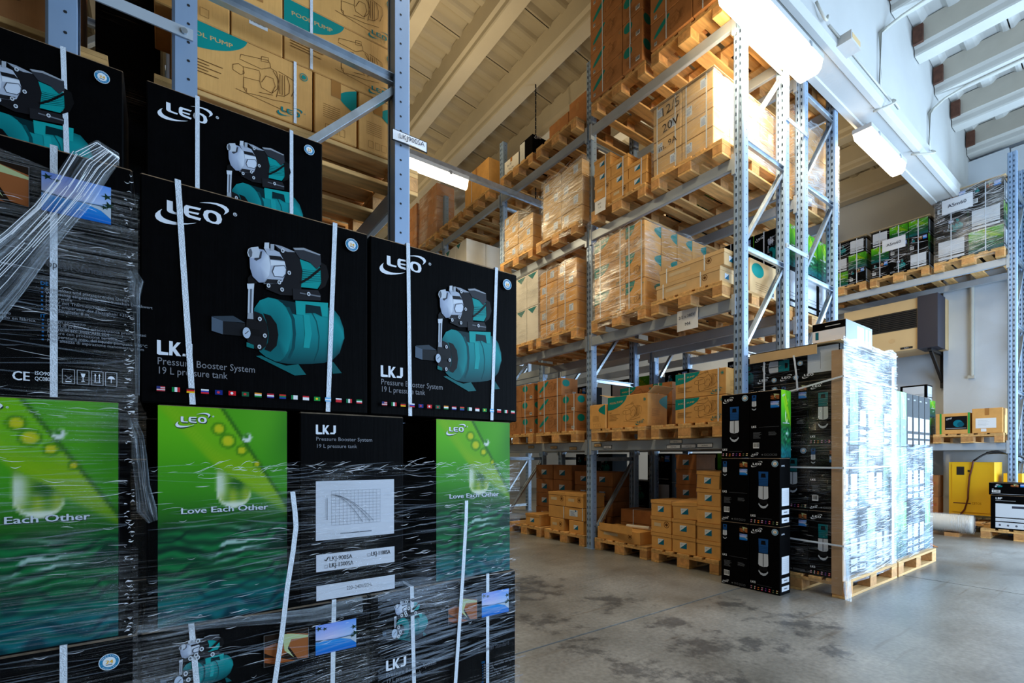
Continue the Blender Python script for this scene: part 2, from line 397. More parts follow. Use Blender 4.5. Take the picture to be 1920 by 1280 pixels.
PUMP={'tank_top':[(0.438,0.420),(0.440,0.485),(0.464,0.528),(0.501,0.550),(0.556,0.548),(0.623,0.549),(0.705,0.552),(0.783,0.553),(0.814,0.549),(0.846,0.513),(0.868,0.452),(0.871,0.400)],'tank_bot':[(0.438,0.420),(0.443,0.339),(0.464,0.277),(0.490,0.256),(0.534,0.237),(0.589,0.232),(0.646,0.237),(0.705,0.245),(0.765,0.257),(0.808,0.276),(0.846,0.319),(0.871,0.400)],'cap':[(0.464,0.528),(0.501,0.550),(0.534,0.549),(0.567,0.532),(0.592,0.488),(0.606,0.423),(0.605,0.362),(0.592,0.299),(0.572,0.260),(0.556,0.243),(0.534,0.239),(0.490,0.256),(0.464,0.277),(0.443,0.339),(0.438,0.420),(0.440,0.485)],'crease':[(0.584,0.517),(0.609,0.460),(0.615,0.388),(0.609,0.313),(0.589,0.262),(0.600,0.257),(0.623,0.315),(0.629,0.390),(0.623,0.463),(0.598,0.520)],'hil':[(0.664,0.494),(0.693,0.496),(0.705,0.401),(0.693,0.325),(0.664,0.324),(0.672,0.396)],'shade':[(0.545,0.549),(0.623,0.549),(0.632,0.486),(0.606,0.490),(0.584,0.517)],'seam':[(0.705,0.514),(0.729,0.468),(0.742,0.394),(0.738,0.324),(0.720,0.262)],'foot1':[(0.448,0.254),(0.469,0.260),(0.534,0.234),(0.584,0.222),(0.640,0.237),(0.678,0.186),(0.623,0.177)],'foot2':[(0.799,0.262),(0.814,0.267),(0.858,0.213),(0.811,0.205)],'handle':[(0.626,0.557),(0.786,0.576),(0.784,0.502),(0.756,0.499),(0.747,0.550),(0.674,0.547),(0.672,0.490),(0.630,0.489)],'hgap':[(0.674,0.547),(0.747,0.550),(0.756,0.499),(0.723,0.511),(0.674,0.502)],'ctop':[(0.265,0.417),(0.351,0.433),(0.401,0.408),(0.309,0.401)],'cfront':[(0.264,0.415),(0.309,0.401),(0.309,0.339),(0.264,0.349)],'cside':[(0.309,0.401),(0.401,0.405),(0.401,0.343),(0.309,0.339)],'disc':[(0.417,0.457),(0.443,0.471),(0.474,0.462),(0.496,0.418),(0.501,0.365),(0.493,0.310),(0.469,0.283),(0.443,0.289),(0.412,0.311),(0.404,0.362),(0.407,0.421)],'ring':[(0.480,0.468),(0.512,0.462),(0.539,0.425),(0.547,0.372),(0.539,0.316),(0.512,0.283),(0.485,0.291),(0.501,0.329),(0.504,0.371),(0.496,0.424)],'nub':[(0.407,0.316),(0.438,0.306),(0.438,0.288),(0.407,0.294)],'hose':[(0.414,0.574),(0.438,0.579),(0.433,0.431),(0.411,0.430)],'hosel':[(0.422,0.575),(0.430,0.577),(0.426,0.431),(0.419,0.430)],'nut':[(0.409,0.598),(0.440,0.605),(0.438,0.579),(0.411,0.573)],'nut2':[(0.412,0.457),(0.435,0.461),(0.436,0.431),(0.410,0.429)],'elbow':[(0.412,0.626),(0.425,0.645),(0.445,0.646),(0.453,0.608),(0.412,0.598)],'stem':[(0.419,0.385),(0.464,0.383),(0.464,0.353),(0.419,0.353)],'brk':[(0.528,0.818),(0.561,0.819),(0.629,0.802),(0.646,0.775),(0.659,0.723),(0.659,0.655),(0.652,0.616),(0.612,0.580),(0.556,0.572),(0.490,0.589),(0.501,0.621),(0.556,0.633),(0.584,0.700),(0.578,0.741),(0.550,0.783)],'brkhi':[(0.528,0.817),(0.561,0.817),(0.629,0.803),(0.589,0.795),(0.556,0.799)],'drum':[(0.480,0.789),(0.512,0.791),(0.550,0.783),(0.575,0.740),(0.584,0.700),(0.564,0.638),(0.534,0.622),(0.480,0.611),(0.504,0.658),(0.509,0.707),(0.501,0.752)],'drumd':[(0.504,0.756),(0.556,0.763),(0.574,0.745),(0.509,0.737)],'drumd2':[(0.496,0.637),(0.564,0.648),(0.534,0.622),(0.482,0.613)],'panel':[(0.528,0.708),(0.572,0.721),(0.582,0.705),(0.580,0.681),(0.567,0.662),(0.528,0.658),(0.519,0.679)],'drumhi':[(0.510,0.734),(0.574,0.740),(0.578,0.726),(0.511,0.707)],'face':[(0.419,0.721),(0.427,0.752),(0.453,0.776),(0.480,0.777),(0.501,0.752),(0.510,0.707),(0.504,0.658),(0.482,0.617),(0.459,0.612),(0.432,0.636),(0.421,0.675)],'faced':[(0.448,0.751),(0.474,0.770),(0.469,0.733),(0.448,0.715),(0.438,0.719)],'inl':[(0.409,0.745),(0.413,0.763),(0.425,0.774),(0.456,0.786),(0.464,0.761),(0.459,0.733),(0.427,0.723),(0.414,0.728)],'inlin':[(0.413,0.746),(0.417,0.764),(0.425,0.769),(0.431,0.753),(0.429,0.732),(0.421,0.724)],'noz1':[(0.484,0.813),(0.504,0.818),(0.504,0.786),(0.482,0.784)],'noz2':[(0.510,0.813),(0.527,0.816),(0.526,0.783),(0.510,0.781)],'motor':[(0.646,0.772),(0.693,0.765),(0.747,0.755),(0.753,0.674),(0.732,0.638),(0.652,0.631),(0.659,0.716)],'mdark':[(0.659,0.723),(0.744,0.732),(0.750,0.680),(0.658,0.654)],'tbox':[(0.612,0.819),(0.664,0.832),(0.747,0.818),(0.750,0.769),(0.729,0.739),(0.693,0.768),(0.646,0.775)],'tboxhi':[(0.613,0.821),(0.664,0.834),(0.747,0.820),(0.741,0.814),(0.664,0.822),(0.623,0.813)],'rear':[(0.747,0.781),(0.777,0.769),(0.789,0.714),(0.771,0.659),(0.735,0.630),(0.751,0.674)],'base':[(0.612,0.614),(0.735,0.630),(0.748,0.607),(0.747,0.579),(0.615,0.559)],'basehi':[(0.646,0.602),(0.747,0.604),(0.745,0.597),(0.693,0.596),(0.646,0.596)],'cable':[(0.652,0.653),(0.693,0.687),(0.729,0.726),(0.750,0.750)]}
LKJ={'l':[(0.000,0.496),(0.105,0.499),(0.111,0.117),(0.314,0.104),(0.314,0.016),(0.057,0.000),(0.000,0.024)],'k':[(0.337,0.505),(0.438,0.499),(0.438,0.299),(0.559,0.488),(0.665,0.491),(0.510,0.269),(0.675,0.018),(0.542,0.017),(0.438,0.180),(0.428,0.019),(0.337,0.015)],'j':[(0.875,0.488),(1.000,0.489),(1.000,0.131),(0.926,0.032),(0.708,0.030),(0.724,0.116),(0.875,0.115)]}
DRAW=[[(0.121,0.550),(0.555,0.636),(0.583,0.598),(0.592,0.540),(0.444,0.457),(0.104,0.471),(0.121,0.550)],[(0.000,0.350),(0.086,0.393),(0.156,0.377),(0.174,0.285),(0.121,0.240),(0.000,0.270),(0.000,0.350)],[(0.156,0.377),(0.407,0.419),(0.425,0.366),(0.416,0.259),(0.165,0.221),(0.156,0.317)],[(0.444,0.652),(0.555,0.677),(0.555,0.605),(0.440,0.579),(0.444,0.652)],[(0.165,0.221),(0.165,0.060),(0.209,0.000),(0.407,0.030),(0.630,0.048),(0.920,0.104)],[(0.416,0.259),(0.444,0.170),(0.611,0.144),(0.706,0.250),(0.725,0.385),(0.687,0.513),(0.592,0.530)],[(0.630,0.507),(0.706,0.418),(0.725,0.259),(0.687,0.116)],[(0.725,0.532),(0.861,0.513),(0.910,0.387),(0.901,0.255),(0.822,0.177),(0.706,0.145)],[(0.861,0.513),(0.980,0.484),(1.000,0.364),(0.940,0.219)],[(0.745,0.499),(0.745,0.184)],[(0.783,0.496),(0.783,0.180)],[(0.822,0.504),(0.826,0.189)],[(0.156,0.066),(0.209,0.060),(0.209,0.010)],[(0.407,0.081),(0.630,0.121)],[(0.444,0.252),(0.518,0.380),(0.630,0.382),(0.668,0.274),(0.611,0.144)]]
_txt = {}
def text_mesh(s):
    if s in _txt: return _txt[s]
    cu = bpy.data.curves.new('lettering', 'FONT')
    cu.body = s; cu.size = 1.0; cu.resolution_u = 2
    o = bpy.data.objects.new('lettering', cu); COL.objects.link(o)
    dg = bpy.context.evaluated_depsgraph_get()
    me = o.evaluated_get(dg).to_mesh()
    V = [(v.co.x, v.co.y) for v in me.vertices]; F = [tuple(p.vertices) for p in me.polygons]
    o.evaluated_get(dg).to_mesh_clear()
    bpy.data.objects.remove(o); bpy.data.curves.remove(cu)
    w = max([v[0] for v in V] or [0])
    _txt[s] = (V, F, w)
    return _txt[s]
WHITE = (226, 230, 238); BLACK = (12, 12, 14)
class Print:
    """2-D ink drawing, metres, origin bottom left of a w x h face; later shapes lie on earlier ones"""
    def __init__(s, w, h):
        s.w = w; s.h = h; s.V = []; s.C = []; s.F = []; s.k = 1.0; s.sec = []
    def part(s, name): s.sec.append((name, len(s.F), len(s.V)))
    def add(s, P, F, col):
        i = len(s.V)
        s.k += 1
        s.V += [(p[0], p[1], s.k) for p in P]
        s.C += [lin(col)]*len(P) if not isinstance(col[0], (tuple, list)) else [lin(c) for c in col]
        s.F += [tuple(i+k for k in f) for f in F]
    def poly(s, P, col): s.add(P, [tuple(range(len(P)))], col)
    def rect(s, x0, y0, x1, y1, col): s.poly([(x0, y0), (x1, y0), (x1, y1), (x0, y1)], col)
    def strip(s, A, B, col, colB=None, closed=False):
        n = len(A)
        F = [(i, i+1, n+i+1, n+i) for i in range(n-1)] + ([(n-1, 0, n, 2*n-1)] if closed else [])
        s.add(list(A)+list(B), F, col if colB is None else [col]*n+[colB]*n)
    def ell(s, x, y, rx, ry, col, n=20, edge=None):
        P = [(x+rx*cos(2*pi*k/n), y+ry*sin(2*pi*k/n)) for k in range(n)]
        if edge is None: s.poly(P, col)
        else: s.add([(x, y)]+P, [(0, k+1, (k+1) % n+1) for k in range(n)], [col]+[edge]*n)
    def ring(s, x, y, r, t, col, n=24, sy=1.0):
        s.strip([(x+r*cos(2*pi*k/n), y+sy*r*sin(2*pi*k/n)) for k in range(n)], [(x+(r-t)*cos(2*pi*k/n), y+sy*(r-t)*sin(2*pi*k/n)) for k in range(n)], col, closed=True)
    def line(s, P, t, col):
        A = []; B = []
        for i, p in enumerate(P):
            a = P[max(i-1, 0)]; b = P[min(i+1, len(P)-1)]
            dx, dy = b[0]-a[0], b[1]-a[1]; l = sqrt(dx*dx+dy*dy) or 1
            A.append((p[0]-dy/l*t/2, p[1]+dx/l*t/2)); B.append((p[0]+dy/l*t/2, p[1]-dx/l*t/2))
        s.strip(A, B, col)
    def frame(s, x0, y0, x1, y1, t, col):
        s.line([(x0, y0), (x1, y0)], t, col); s.line([(x0, y1), (x1, y1)], t, col); s.line([(x0, y0), (x0, y1)], t, col); s.line([(x1, y0), (x1, y1)], t, col)
    def text(s, t, x, y, size, col, align='l', width=None, bold=0.0, rot=0.0):
        V, F, w = text_mesh(t)
        sx = size if width is None else width/max(w, 1e-3)
        off = {'l': 0, 'c': -w*sx/2, 'r': -w*sx}[align]
        c, sn = cos(rot), sin(rot)
        for dx in ([0] if not bold else [-bold, bold]):
            P = [((v[0]*sx+off+dx), v[1]*size) for v in V]
            s.add([(x+a*c-b*sn, y+a*sn+b*c) for a, b in P], F, col)
    def logo(s, x, y, w, col, reg=True):
        T = lambda P: [(x+a*w, y+b*w) for a, b in P]
        s.poly(T(LOGO['L']), col); s.poly(T(LOGO['E']), col)
        s.strip(T(LOGO['Oo']), T(LOGO['Oi']), col, closed=True)
        s.strip(T(LOGO['So']), T(LOGO['Si']), col); s.strip(T(LOGO['Uo']), T(LOGO['Ui']), col)
        if reg:
            s.ring(x+1.09*w, y+0.42*w, 0.03*w, 0.007*w, col, 10); s.text('R', x+1.077*w, y+0.405*w, 0.05*w, col)
    def lkj(s, x, y, w, col):
        for k in 'lkj': s.poly([(x+a*w, y+b*w) for a, b in LKJ[k]], col)
    def badge(s, x, y, r):
        s.ell(x, y, r, r, (225, 232, 238), 22); s.ell(x, y, r*.93, r*.93, (40, 128, 172), 22); s.ell(x, y, r*.62, r*.62, (226, 232, 236), 20)
        s.text('24', x, y-r*.2, r*.62, (238, 178, 40), 'c', r*.72, r*.03); s.rect(x-r*.3, y-r*.38, x+r*.3, y-r*.28, (70, 80, 96))
        for word, a0, dr in (('WARRANTY', 150, -1), ('QUALITY', 222, 1)):
            for i, ch in enumerate(word):
                a = radians(a0+dr*i*(120 if dr < 0 else 96)/(len(word)-1)); rt = a-pi/2 if dr < 0 else a+pi/2
                rr = r*.70 if dr < 0 else r*.86
                s.text(ch, x+rr*cos(a)-0.06*r*cos(rt), y+rr*sin(a)-0.06*r*sin(rt), r*.22, (226, 232, 238), rot=rt)
    def grad(s, x0, y0, x1, y1, fn, nx, ny):
        U, Vv = np.meshgrid(np.linspace(0, 1, nx+1), np.linspace(0, 1, ny+1))
        C = fn(U.ravel(), Vv.ravel())
        i = len(s.V); s.k += 1
        s.V += [(x0+(x1-x0)*u, y0+(y1-y0)*v, s.k) for u, v in zip(U.ravel(), Vv.ravel())]
        s.C += [lin(c) for c in C]
        n = nx+1
        s.F += [(i+r*n+c, i+r*n+c+1, i+(r+1)*n+c+1, i+(r+1)*n+c) for r in range(ny) for c in range(nx)]
    def paragraph(s, x, y, w, n, dy, col, t=0.0016):
        for k in range(n): s.rect(x, y-k*dy, x+w*(0.6+0.4*RND.random()), y-k*dy+t, col)
    def barcode(s, x, y, w, h):
        s.rect(x, y, x+w, y+h, (226, 228, 230))
        q = x+w*.08
        while q < x+w*.9:
            b = w*RND.choice((.02, .03, .05)); s.rect(q, y+h*.2, q+b, y+h*.92, (20, 20, 22)); q += b+w*RND.choice((.02, .03, .045))
    def face(s, name, side, w, d):
        """mesh on one side of a w x d box: f front, r right, l left"""
        st = 0.00012
        if side == 'f': V = [(x-w/2, -d/2-0.0006-k*st, y) for x, y, k in s.V]
        elif side == 'r': V = [(w/2+0.0006+k*st, x-d/2, y) for x, y, k in s.V]
        else: V = [(-w/2-0.0006-k*st, d/2-x, y) for x, y, k in s.V]
        out = []
        sec = s.sec if s.sec and s.sec[0][1] == 0 else [(name, 0, 0)]+s.sec
        for q, (nm, f0, v0) in enumerate(sec):
            f1, v1 = (sec[q+1][1], sec[q+1][2]) if q+1 < len(sec) else (len(s.F), len(s.V))
            if f1 > f0: out.append((nm, mesh(nm, V[v0:v1], [tuple(i-v0 for i in f) for f in s.F[f0:f1]], M_PRINT, cols=s.C[v0:v1])))
        return out

FLAGS = [('u',), ('v', (0, 120, 60), (235, 235, 235), (205, 40, 50)), ('h', (20, 20, 20), (210, 30, 40), (240, 190, 30)), ('h', (235, 235, 235), (40, 60, 160), (210, 40, 50)), ('s', (20, 40, 120), (220, 60, 70)),
         ('s', (210, 30, 40), (240, 240, 240)), ('s', (20, 90, 60), (210, 50, 50)), ('h', (240, 150, 50), (235, 235, 235), (20, 130, 60)), ('h', (190, 40, 60), (235, 235, 235), (50, 50, 130)), ('h', (210, 50, 45), (20, 120, 70), (30, 60, 150)),
         ('v', (20, 120, 70), (235, 235, 235), (235, 235, 235)), ('h', (205, 40, 50), (235, 235, 235), (235, 235, 235)), ('s', (20, 140, 60), (245, 210, 40)), ('h', (110, 180, 230), (240, 240, 240), (110, 180, 230)),
         ('h', (230, 230, 235), (205, 40, 50), (205, 40, 50)), ('v', (0, 110, 70), (235, 235, 235), (205, 40, 50)), ('h', (20, 130, 70), (235, 235, 235), (205, 40, 50))]
def flag(p, x, y, w, h, f):
    if f[0] == 'u':
        for k in range(5): p.rect(x, y+h*k/5, x+w, y+h*(k+1)/5, (190, 60, 70) if k % 2 == 0 else (225, 220, 220))
        p.rect(x, y+h*.45, x+w*.45, y+h, (50, 60, 120))
    elif f[0] == 's':
        p.rect(x, y, x+w, y+h, f[1]); p.ell(x+w*.45, y+h*.5, h*.28, h*.28, f[2], 10)
    else:
        for k in range(3):
            c = f[1+k]
            if f[0] == 'v': p.rect(x+w*k/3, y, x+w*(k+1)/3, y+h, c)
            else: p.rect(x, y+h*(2-k)/3, x+w, y+h*(3-k)/3, c)
def flags(p, x0, x1, y, w, h, n=17):
    for i in range(n): flag(p, x0+(x1-x0-w)*i/(n-1), y, w, h, FLAGS[i % 17])

def pump(p, T):
    """the booster pump picture; T maps face fractions to metres"""
    q = lambda k: T(PUMP[k])
    def pl(k, c): p.poly(q(k), c)
    pl('foot1', (8, 96, 98)); pl('foot2', (6, 84, 86))
    top, bot = q('tank_top'), q('tank_bot')
    mid = [tuple(a*.45+b*.55 for a, b in zip(u, v)) for u, v in zip(top, bot)]
    up = [tuple(a*.8+b*.2 for a, b in zip(u, v)) for u, v in zip(top, bot)]
    p.strip(top, up, (4, 92, 96), (14, 140, 142)); p.strip(up, mid, (14, 140, 142), (10, 124, 128)); p.strip(mid, bot, (10, 124, 128), (2, 62, 68))
    pl('shade', (0, 40, 46)); pl('crease', (1, 70, 76))
    cap = q('cap'); cx = sum(a for a, b in cap)/len(cap); cy = sum(b for a, b in cap)/len(cap)
    p.add([(cx, cy)]+cap, [(0, k+1, (k+1) % len(cap)+1) for k in range(len(cap))], [(3, 88, 94)]+[(14, 132, 134)]*8+[(4, 96, 100)]*(len(cap)-8))
    pl('hil', (22, 152, 152)); p.line(q('seam'), .0022*p.w/.57, (2, 80, 86))
    pl('hgap', (2, 38, 44)); pl('handle', (18, 154, 152))
    pl('ring', (9, 9, 11)); pl('disc', (20, 20, 23)); pl('nub', (10, 110, 108))
    pl('cside', (24, 26, 30)); pl('ctop', (52, 62, 72)); pl('cfront', (78, 92, 108))
    pl('stem', (12, 12, 14)); pl('hose', (186, 194, 206)); pl('hosel', (92, 98, 108)); pl('nut', (206, 212, 222)); pl('nut2', (150, 156, 166)); pl('elbow', (14, 14, 16))
    pl('brk', (24, 24, 28)); pl('brkhi', (150, 156, 168)); pl('motor', (10, 146, 144)); pl('mdark', (4, 84, 86))
    a, b, c, d = q('mdark')
    for k in range(6):
        t = (k+.5)/6
        p.line([(a[0]+(d[0]-a[0])*t, a[1]+(d[1]-a[1])*t), (b[0]+(c[0]-b[0])*t, b[1]+(c[1]-b[1])*t)], .003*p.w/.57, (16, 150, 148))
    pl('rear', (13, 13, 15)); pl('tbox', (50, 52, 58)); pl('tboxhi', (150, 154, 162)); pl('base', (32, 32, 36)); pl('basehi', (108, 112, 120))
    p.line(q('cable'), .006*p.w/.57, (12, 12, 14))
    pl('drum', (172, 180, 196)); pl('drumd', (26, 26, 30)); pl('drumd2', (34, 34, 38)); pl('drumhi', (214, 220, 230)); pl('panel', (206, 214, 228))
    p.line(q('panel')+[q('panel')[0]], .0022*p.w/.57, (70, 74, 84))
    f = q('face'); cx = sum(a for a, b in f)/len(f); cy = sum(b for a, b in f)/len(f)
    p.add([(cx, cy)]+f, [(0, k+1, (k+1) % len(f)+1) for k in range(len(f))], [(176, 186, 206)]+[(150, 160, 184)]*4+[(206, 214, 226)]*3+[(140, 150, 172)]*4)
    pl('faced', (60, 62, 70)); pl('inl', (190, 196, 206)); pl('inlin', (92, 96, 104)); pl('noz1', (196, 202, 212)); pl('noz2', (160, 166, 176))
    s = p.w/.57
    for (u, v) in [(0.463, 0.435), (0.485, 0.357), (0.461, 0.299), (0.565, 0.793), (0.595, 0.689), (0.562, 0.598), (0.501, 0.605), (0.549, 0.631), (0.687, 0.600)]:
        x, y = T([(u, v)])[0]; p.ell(x, y, .0048*s, .006*s, (206, 212, 220), 10); p.ell(x, y, .0026*s, .0034*s, (90, 94, 100), 8)
    x, y = T([(.406, .358)])[0]; p.ell(x, y, .0095*s, .015*s, (176, 190, 208), 16); p.line([(x-.004*s, y-.004*s), (x+.005*s, y+.006*s)], .0016*s, (20, 20, 24))

def photo_arm(p, x, y, w, h):
    p.rect(x, y, x+w, y+h, (34, 22, 14)); P = lambda *a: [(x+w*u, y+h*v) for u, v in a]
    p.poly(P((0, .62), (.25, .7), (.45, .6), (.5, .3), (.3, .2), (0, .45)), (146, 84, 44)); p.poly(P((.5, .95), (1, .8), (1, 0), (.75, .05), (.55, .5)), (150, 88, 48))
    p.poly(P((.35, .95), (.62, .9), (1, .75), (1, .68), (.6, .72), (.52, .45), (.66, .12), (.45, .4), (.42, .7)), (176, 186, 136)); p.poly(P((0, .3), (.3, .22), (.7, 0), (.2, .05), (0, .15)), (146, 78, 36))
def photo_beach(p, x, y, w, h):
    p.grad(x, y, x+w, y+h, lambda u, v: np.stack([np.where(v < .46, 14+80*v, 190-150*(v-.46)+12*np.sin(u*5)), np.where(v < .46, 96+110*v, 196-90*(v-.46)), np.where(v < .46, 186+60*v, 226+0*v)], 1), 8, 10)
    P = lambda *a: [(x+w*u, y+h*v) for u, v in a]
    p.poly(P((0, .5), (.45, .44), (1, .47), (1, .43), (.5, .42), (0, .45)), (70, 90, 110)); p.poly(P((.6, .42), (1, .44), (1, .15), (.85, .32)), (176, 188, 200))
    for (u, v, r) in ((.94, .72, .1), (.97, .5, .11), (.9, .42, .07), (.08, .88, .09), (.22, .84, .07)):
        p.poly([(x+w*u+w*r*(1 if k % 2 else .35)*cos(k*pi/5), y+h*v+h*r*(1 if k % 2 else .35)*sin(k*pi/5)) for k in range(10)], (24, 50, 36))

def green_fn(u, v):
    x = u; y = 1-v
    def sm(a, b, t): t = np.clip((t-a)/(b-a), 0, 1); return t*t*(3-2*t)
    mixc = lambda A, B, t: A*(1-t[:, None])+np.array(B, float)*t[:, None]
    n = np.sin(x*7.3+y*4.1)*np.cos(y*9.7-x*3.3)
    C = np.tile(np.array((96., 180, 24)), (len(x), 1))
    C = mixc(C, (58, 140, 22), sm(.05, .42, y)); C = mixc(C, (30, 92, 30), sm(.72, 1.0, x)*sm(.3, .0, np.abs(y-.12))*.8)
    C = mixc(C, (112, 190, 40), sm(.25, 0, np.hypot(x-.8, (y-.03)))*.7)
    lower = np.where(x < .42, .01+.64*x, .279+.42*(x-.42))   # lower edge of the leaf
    upper = -.42+.90*x                 # its midrib
    leaf = sm(lower+.02, lower-.02, y)*sm(upper-.01, upper+.01, y)
    C = mixc(C, (122, 176, 18), leaf*(.55+.2*n)); C = mixc(C, (160, 196, 40), leaf*sm(.05, 0, np.abs(y-lower+.05))*.3*(np.sin((y-lower)*260)*.5+.5)); C = mixc(C, (150, 176, 12), leaf*sm(.12, .3, y)*.5)
    C = mixc(C, (60, 140, 24), sm(upper+.0, upper-.02, y)*sm(.55, .2, y)*.55)
    rib = sm(.022, .008, np.abs(y-upper))*sm(.42, .36, x*-1+.78)
    C = mixc(C, (40, 92, 22), np.clip(rib, 0, 1)*.85)
    for cx, cy, r in ((.44, .098, .05), (.51, .155, .058), (.62, .20, .042), (.745, .265, .03)):
        d = np.hypot(x-cx, (y-cy)*1.82)
        C = mixc(C, (224, 198, 30), sm(r, r*.5, d)*.75); C = mixc(C, (60, 120, 14), sm(.016, .004, np.abs(d-r))*.75)
    d = np.hypot(x-.66, (y-.137)*1.82); C = mixc(C, (214, 224, 214), sm(.045, .036, d)); C = mixc(C, (60, 130, 30), sm(.03, .02, np.hypot(x-.655, (y-.13)*1.82)))
    C = mixc(C, (24, 78, 26), sm(.36, .56, y)*(1-.55*leaf)*.85)
    # hanging drop
    xr = .42+.275*sm(.26, .40, y); body = np.hypot((x-.56)/.137, (y-.40)/.075)
    ins = np.where(y < .40, sm(.41, .43, x)*sm(xr+.012, xr-.012, x)*sm(.27, .285, y), sm(1.05, .95, body))
    C = mixc(C, (92, 140, 30), ins*.95); C = mixc(C, (34, 92, 24), ins*sm(.09, .02, np.hypot((x-.58), (y-.365)*1.83)))
    C = mixc(C, (176, 186, 44), ins*sm(.35, .42, y)*np.clip(np.sin(x*60)*.5+.5, 0, 1)*.6)
    C = mixc(C, (218, 226, 214), ins*sm(.53, .45, x)*sm(.27, .34, y)*sm(.47, .38, y)*.85); C = mixc(C, (228, 232, 228), ins*sm(.435, .46, y)*.9)
    C = mixc(C, (214, 222, 200), ins*sm(.80, .95, body)*sm(.38, .42, y)*.7)
    # water
    w = sm(.50, .60, y)
    q1 = 2.2*np.sin(x*6.1+y*13)+1.1*np.sin(x*14.3-y*21+1)+.6*np.sin(x*31+y*17)
    rip = np.sin(y*150+q1)*.5+.5
    rip2 = np.sin(y*88+1.7*q1*np.sin(x*3+y*19)+x*5)*.5+.5
    W = np.tile(np.array((10., 60, 36)), (len(x), 1))
    W = mixc(W, (20, 128, 62), rip*.75); W = mixc(W, (4, 30, 26), rip2**3*.75)
    W = mixc(W, (176, 206, 196), np.clip(sm(.62, .95, rip*.6+rip2*.5)*sm(.30, .05, np.hypot((x-.55)*.9, (y-.655)*2.1)), 0, 1)*.9)
    W = mixc(W, (8, 96, 116), sm(.74, .93, y)*(.45+.4*rip)); W = mixc(W, (4, 40, 52), sm(.78, .97, y)*rip2**2*.7)
    C = C*(1-w[:, None])+W*w[:, None]
    return np.clip(C, 0, 255)

_pm = {}
def once(key, fn):
    if key not in _pm: _pm[key] = fn()
    return _pm[key]
def art_front(w, h):
    p = Print(w, h); T = lambda P: [(a*w, b*h) for a, b in P]
    p.part('printed_logo'); p.logo(.053*w, .80*h, .281*w, WHITE); p.part('printed_lettering'); p.lkj(.06*w, .214*h, .13*w, WHITE)
    p.text('Pressure Booster System', .06*w, .172*h, .045*w, (128, 128, 134), width=.383*w); p.text('19 L pressure tank', .06*w, .131*h, .045*w, (128, 128, 134), width=.268*w)
    p.part('pump_picture'); pump(p, T); p.part('warranty_badge'); p.badge(.907*w, .909*h, .034*w); p.part('flag_print'); flags(p, .059*w, .957*w, .052*h, .03*w, .021*h)
    return p
def art_green(w, h, words=True):
    p = Print(w, h); p.grad(0.002, 0.002, w-.002, h-.002, green_fn, 60 if words else 20, 110 if words else 36)
    p.logo(.13*w, .895*h, .25*w, (40, 60, 50), False); p.logo(.125*w, .90*h, .25*w, WHITE)
    p.text('Love Each Other', .165*w, .503*h, .072*w, (30, 50, 40), width=.67*w); p.text('Love Each Other', .16*w, .507*h, .072*w, (206, 214, 224), width=.67*w, bold=.0006)
    return p
def art_spec(w, h):
    p = Print(w, h); G = (150, 156, 166)
    p.part('printed_lettering'); p.lkj(.14*w, .885*h, .18*w, WHITE); p.text('Pressure Booster System', .14*w, .852*h, .05*w, (130, 132, 140), width=.53*w); p.text('19 L pressure tank', .14*w, .815*h, .05*w, (130, 132, 140), width=.38*w)
    LB = (200, 204, 214)
    p.part('chart_label'); p.rect(.14*w, .325*h, .895*w, .638*h, LB)
    x0, x1, y0, y1 = .28*w, .75*w, .40*h, .585*h
    for k in range(14): p.line([(x0+(x1-x0)*k/13, y0), (x0+(x1-x0)*k/13, y1)], .0005, (120, 124, 134))
    for k in range(12): p.line([(x0, y0+(y1-y0)*k/11), (x1, y0+(y1-y0)*k/11)], .0005, (120, 124, 134))
    for e in (.62, .78, .86): p.line([(x0+(x1-x0)*e*t/10, y1-.02*h-(y1-y0)*.85*(t/10)**1.7) for t in range(11)], .0011, (60, 64, 74))
    p.rect(.36*w, .352*h, .66*w, .356*h, (70, 74, 84)); p.rect(.235*w, .43*h, .24*w, .55*h, (70, 74, 84))
    K = (36, 38, 44)
    p.part('model_label'); p.rect(.14*w, .162*h, .895*w, .252*h, LB)
    p.text('LKJ-900SA', .255*w, .213*h, .058*w, K, width=.215*w, bold=.0004); p.text('LKJ-1100SA', .655*w, .213*h, .058*w, K, width=.195*w, bold=.0004); p.text('LKJ-1300SA', .255*w, .178*h, .058*w, K, width=.225*w, bold=.0004)
    p.line([(.215*w, .222*h), (.228*w, .215*h), (.25*w, .236*h)], .003, K); p.frame(.62*w, .213*h, .645*w, .228*h, .0008, K); p.frame(.215*w, .178*h, .24*w, .193*h, .0008, K)
    p.part('voltage_label'); p.rect(.14*w, .0*h+.006, .895*w, .09*h, LB); p.text('220~240V/50Hz', .415*w, .045*h, .052*w, K, width=.25*w)
    return p
DE = ['Kompaktes und platzsparendes Design', 'Werkseitig eingestellter ein-/ ausschalt Druckwert', 'Motorwelle', 'Motor mit Thermoschalter', 'Max. Temperatur der Flussigkeit: +35\u00b0C', 'Max. Saugtiefe: 8 m']
IT = ['Design compatto', 'Valori di pressione attacca/stacca preimpostati', 'Albero in acc. Inox AISI 304', 'Motore con protezione termica', 'Temperatura max. del liquido pompato: +35\u00b0C', 'Max. altezza di aspirazione manometrica: 8 m']
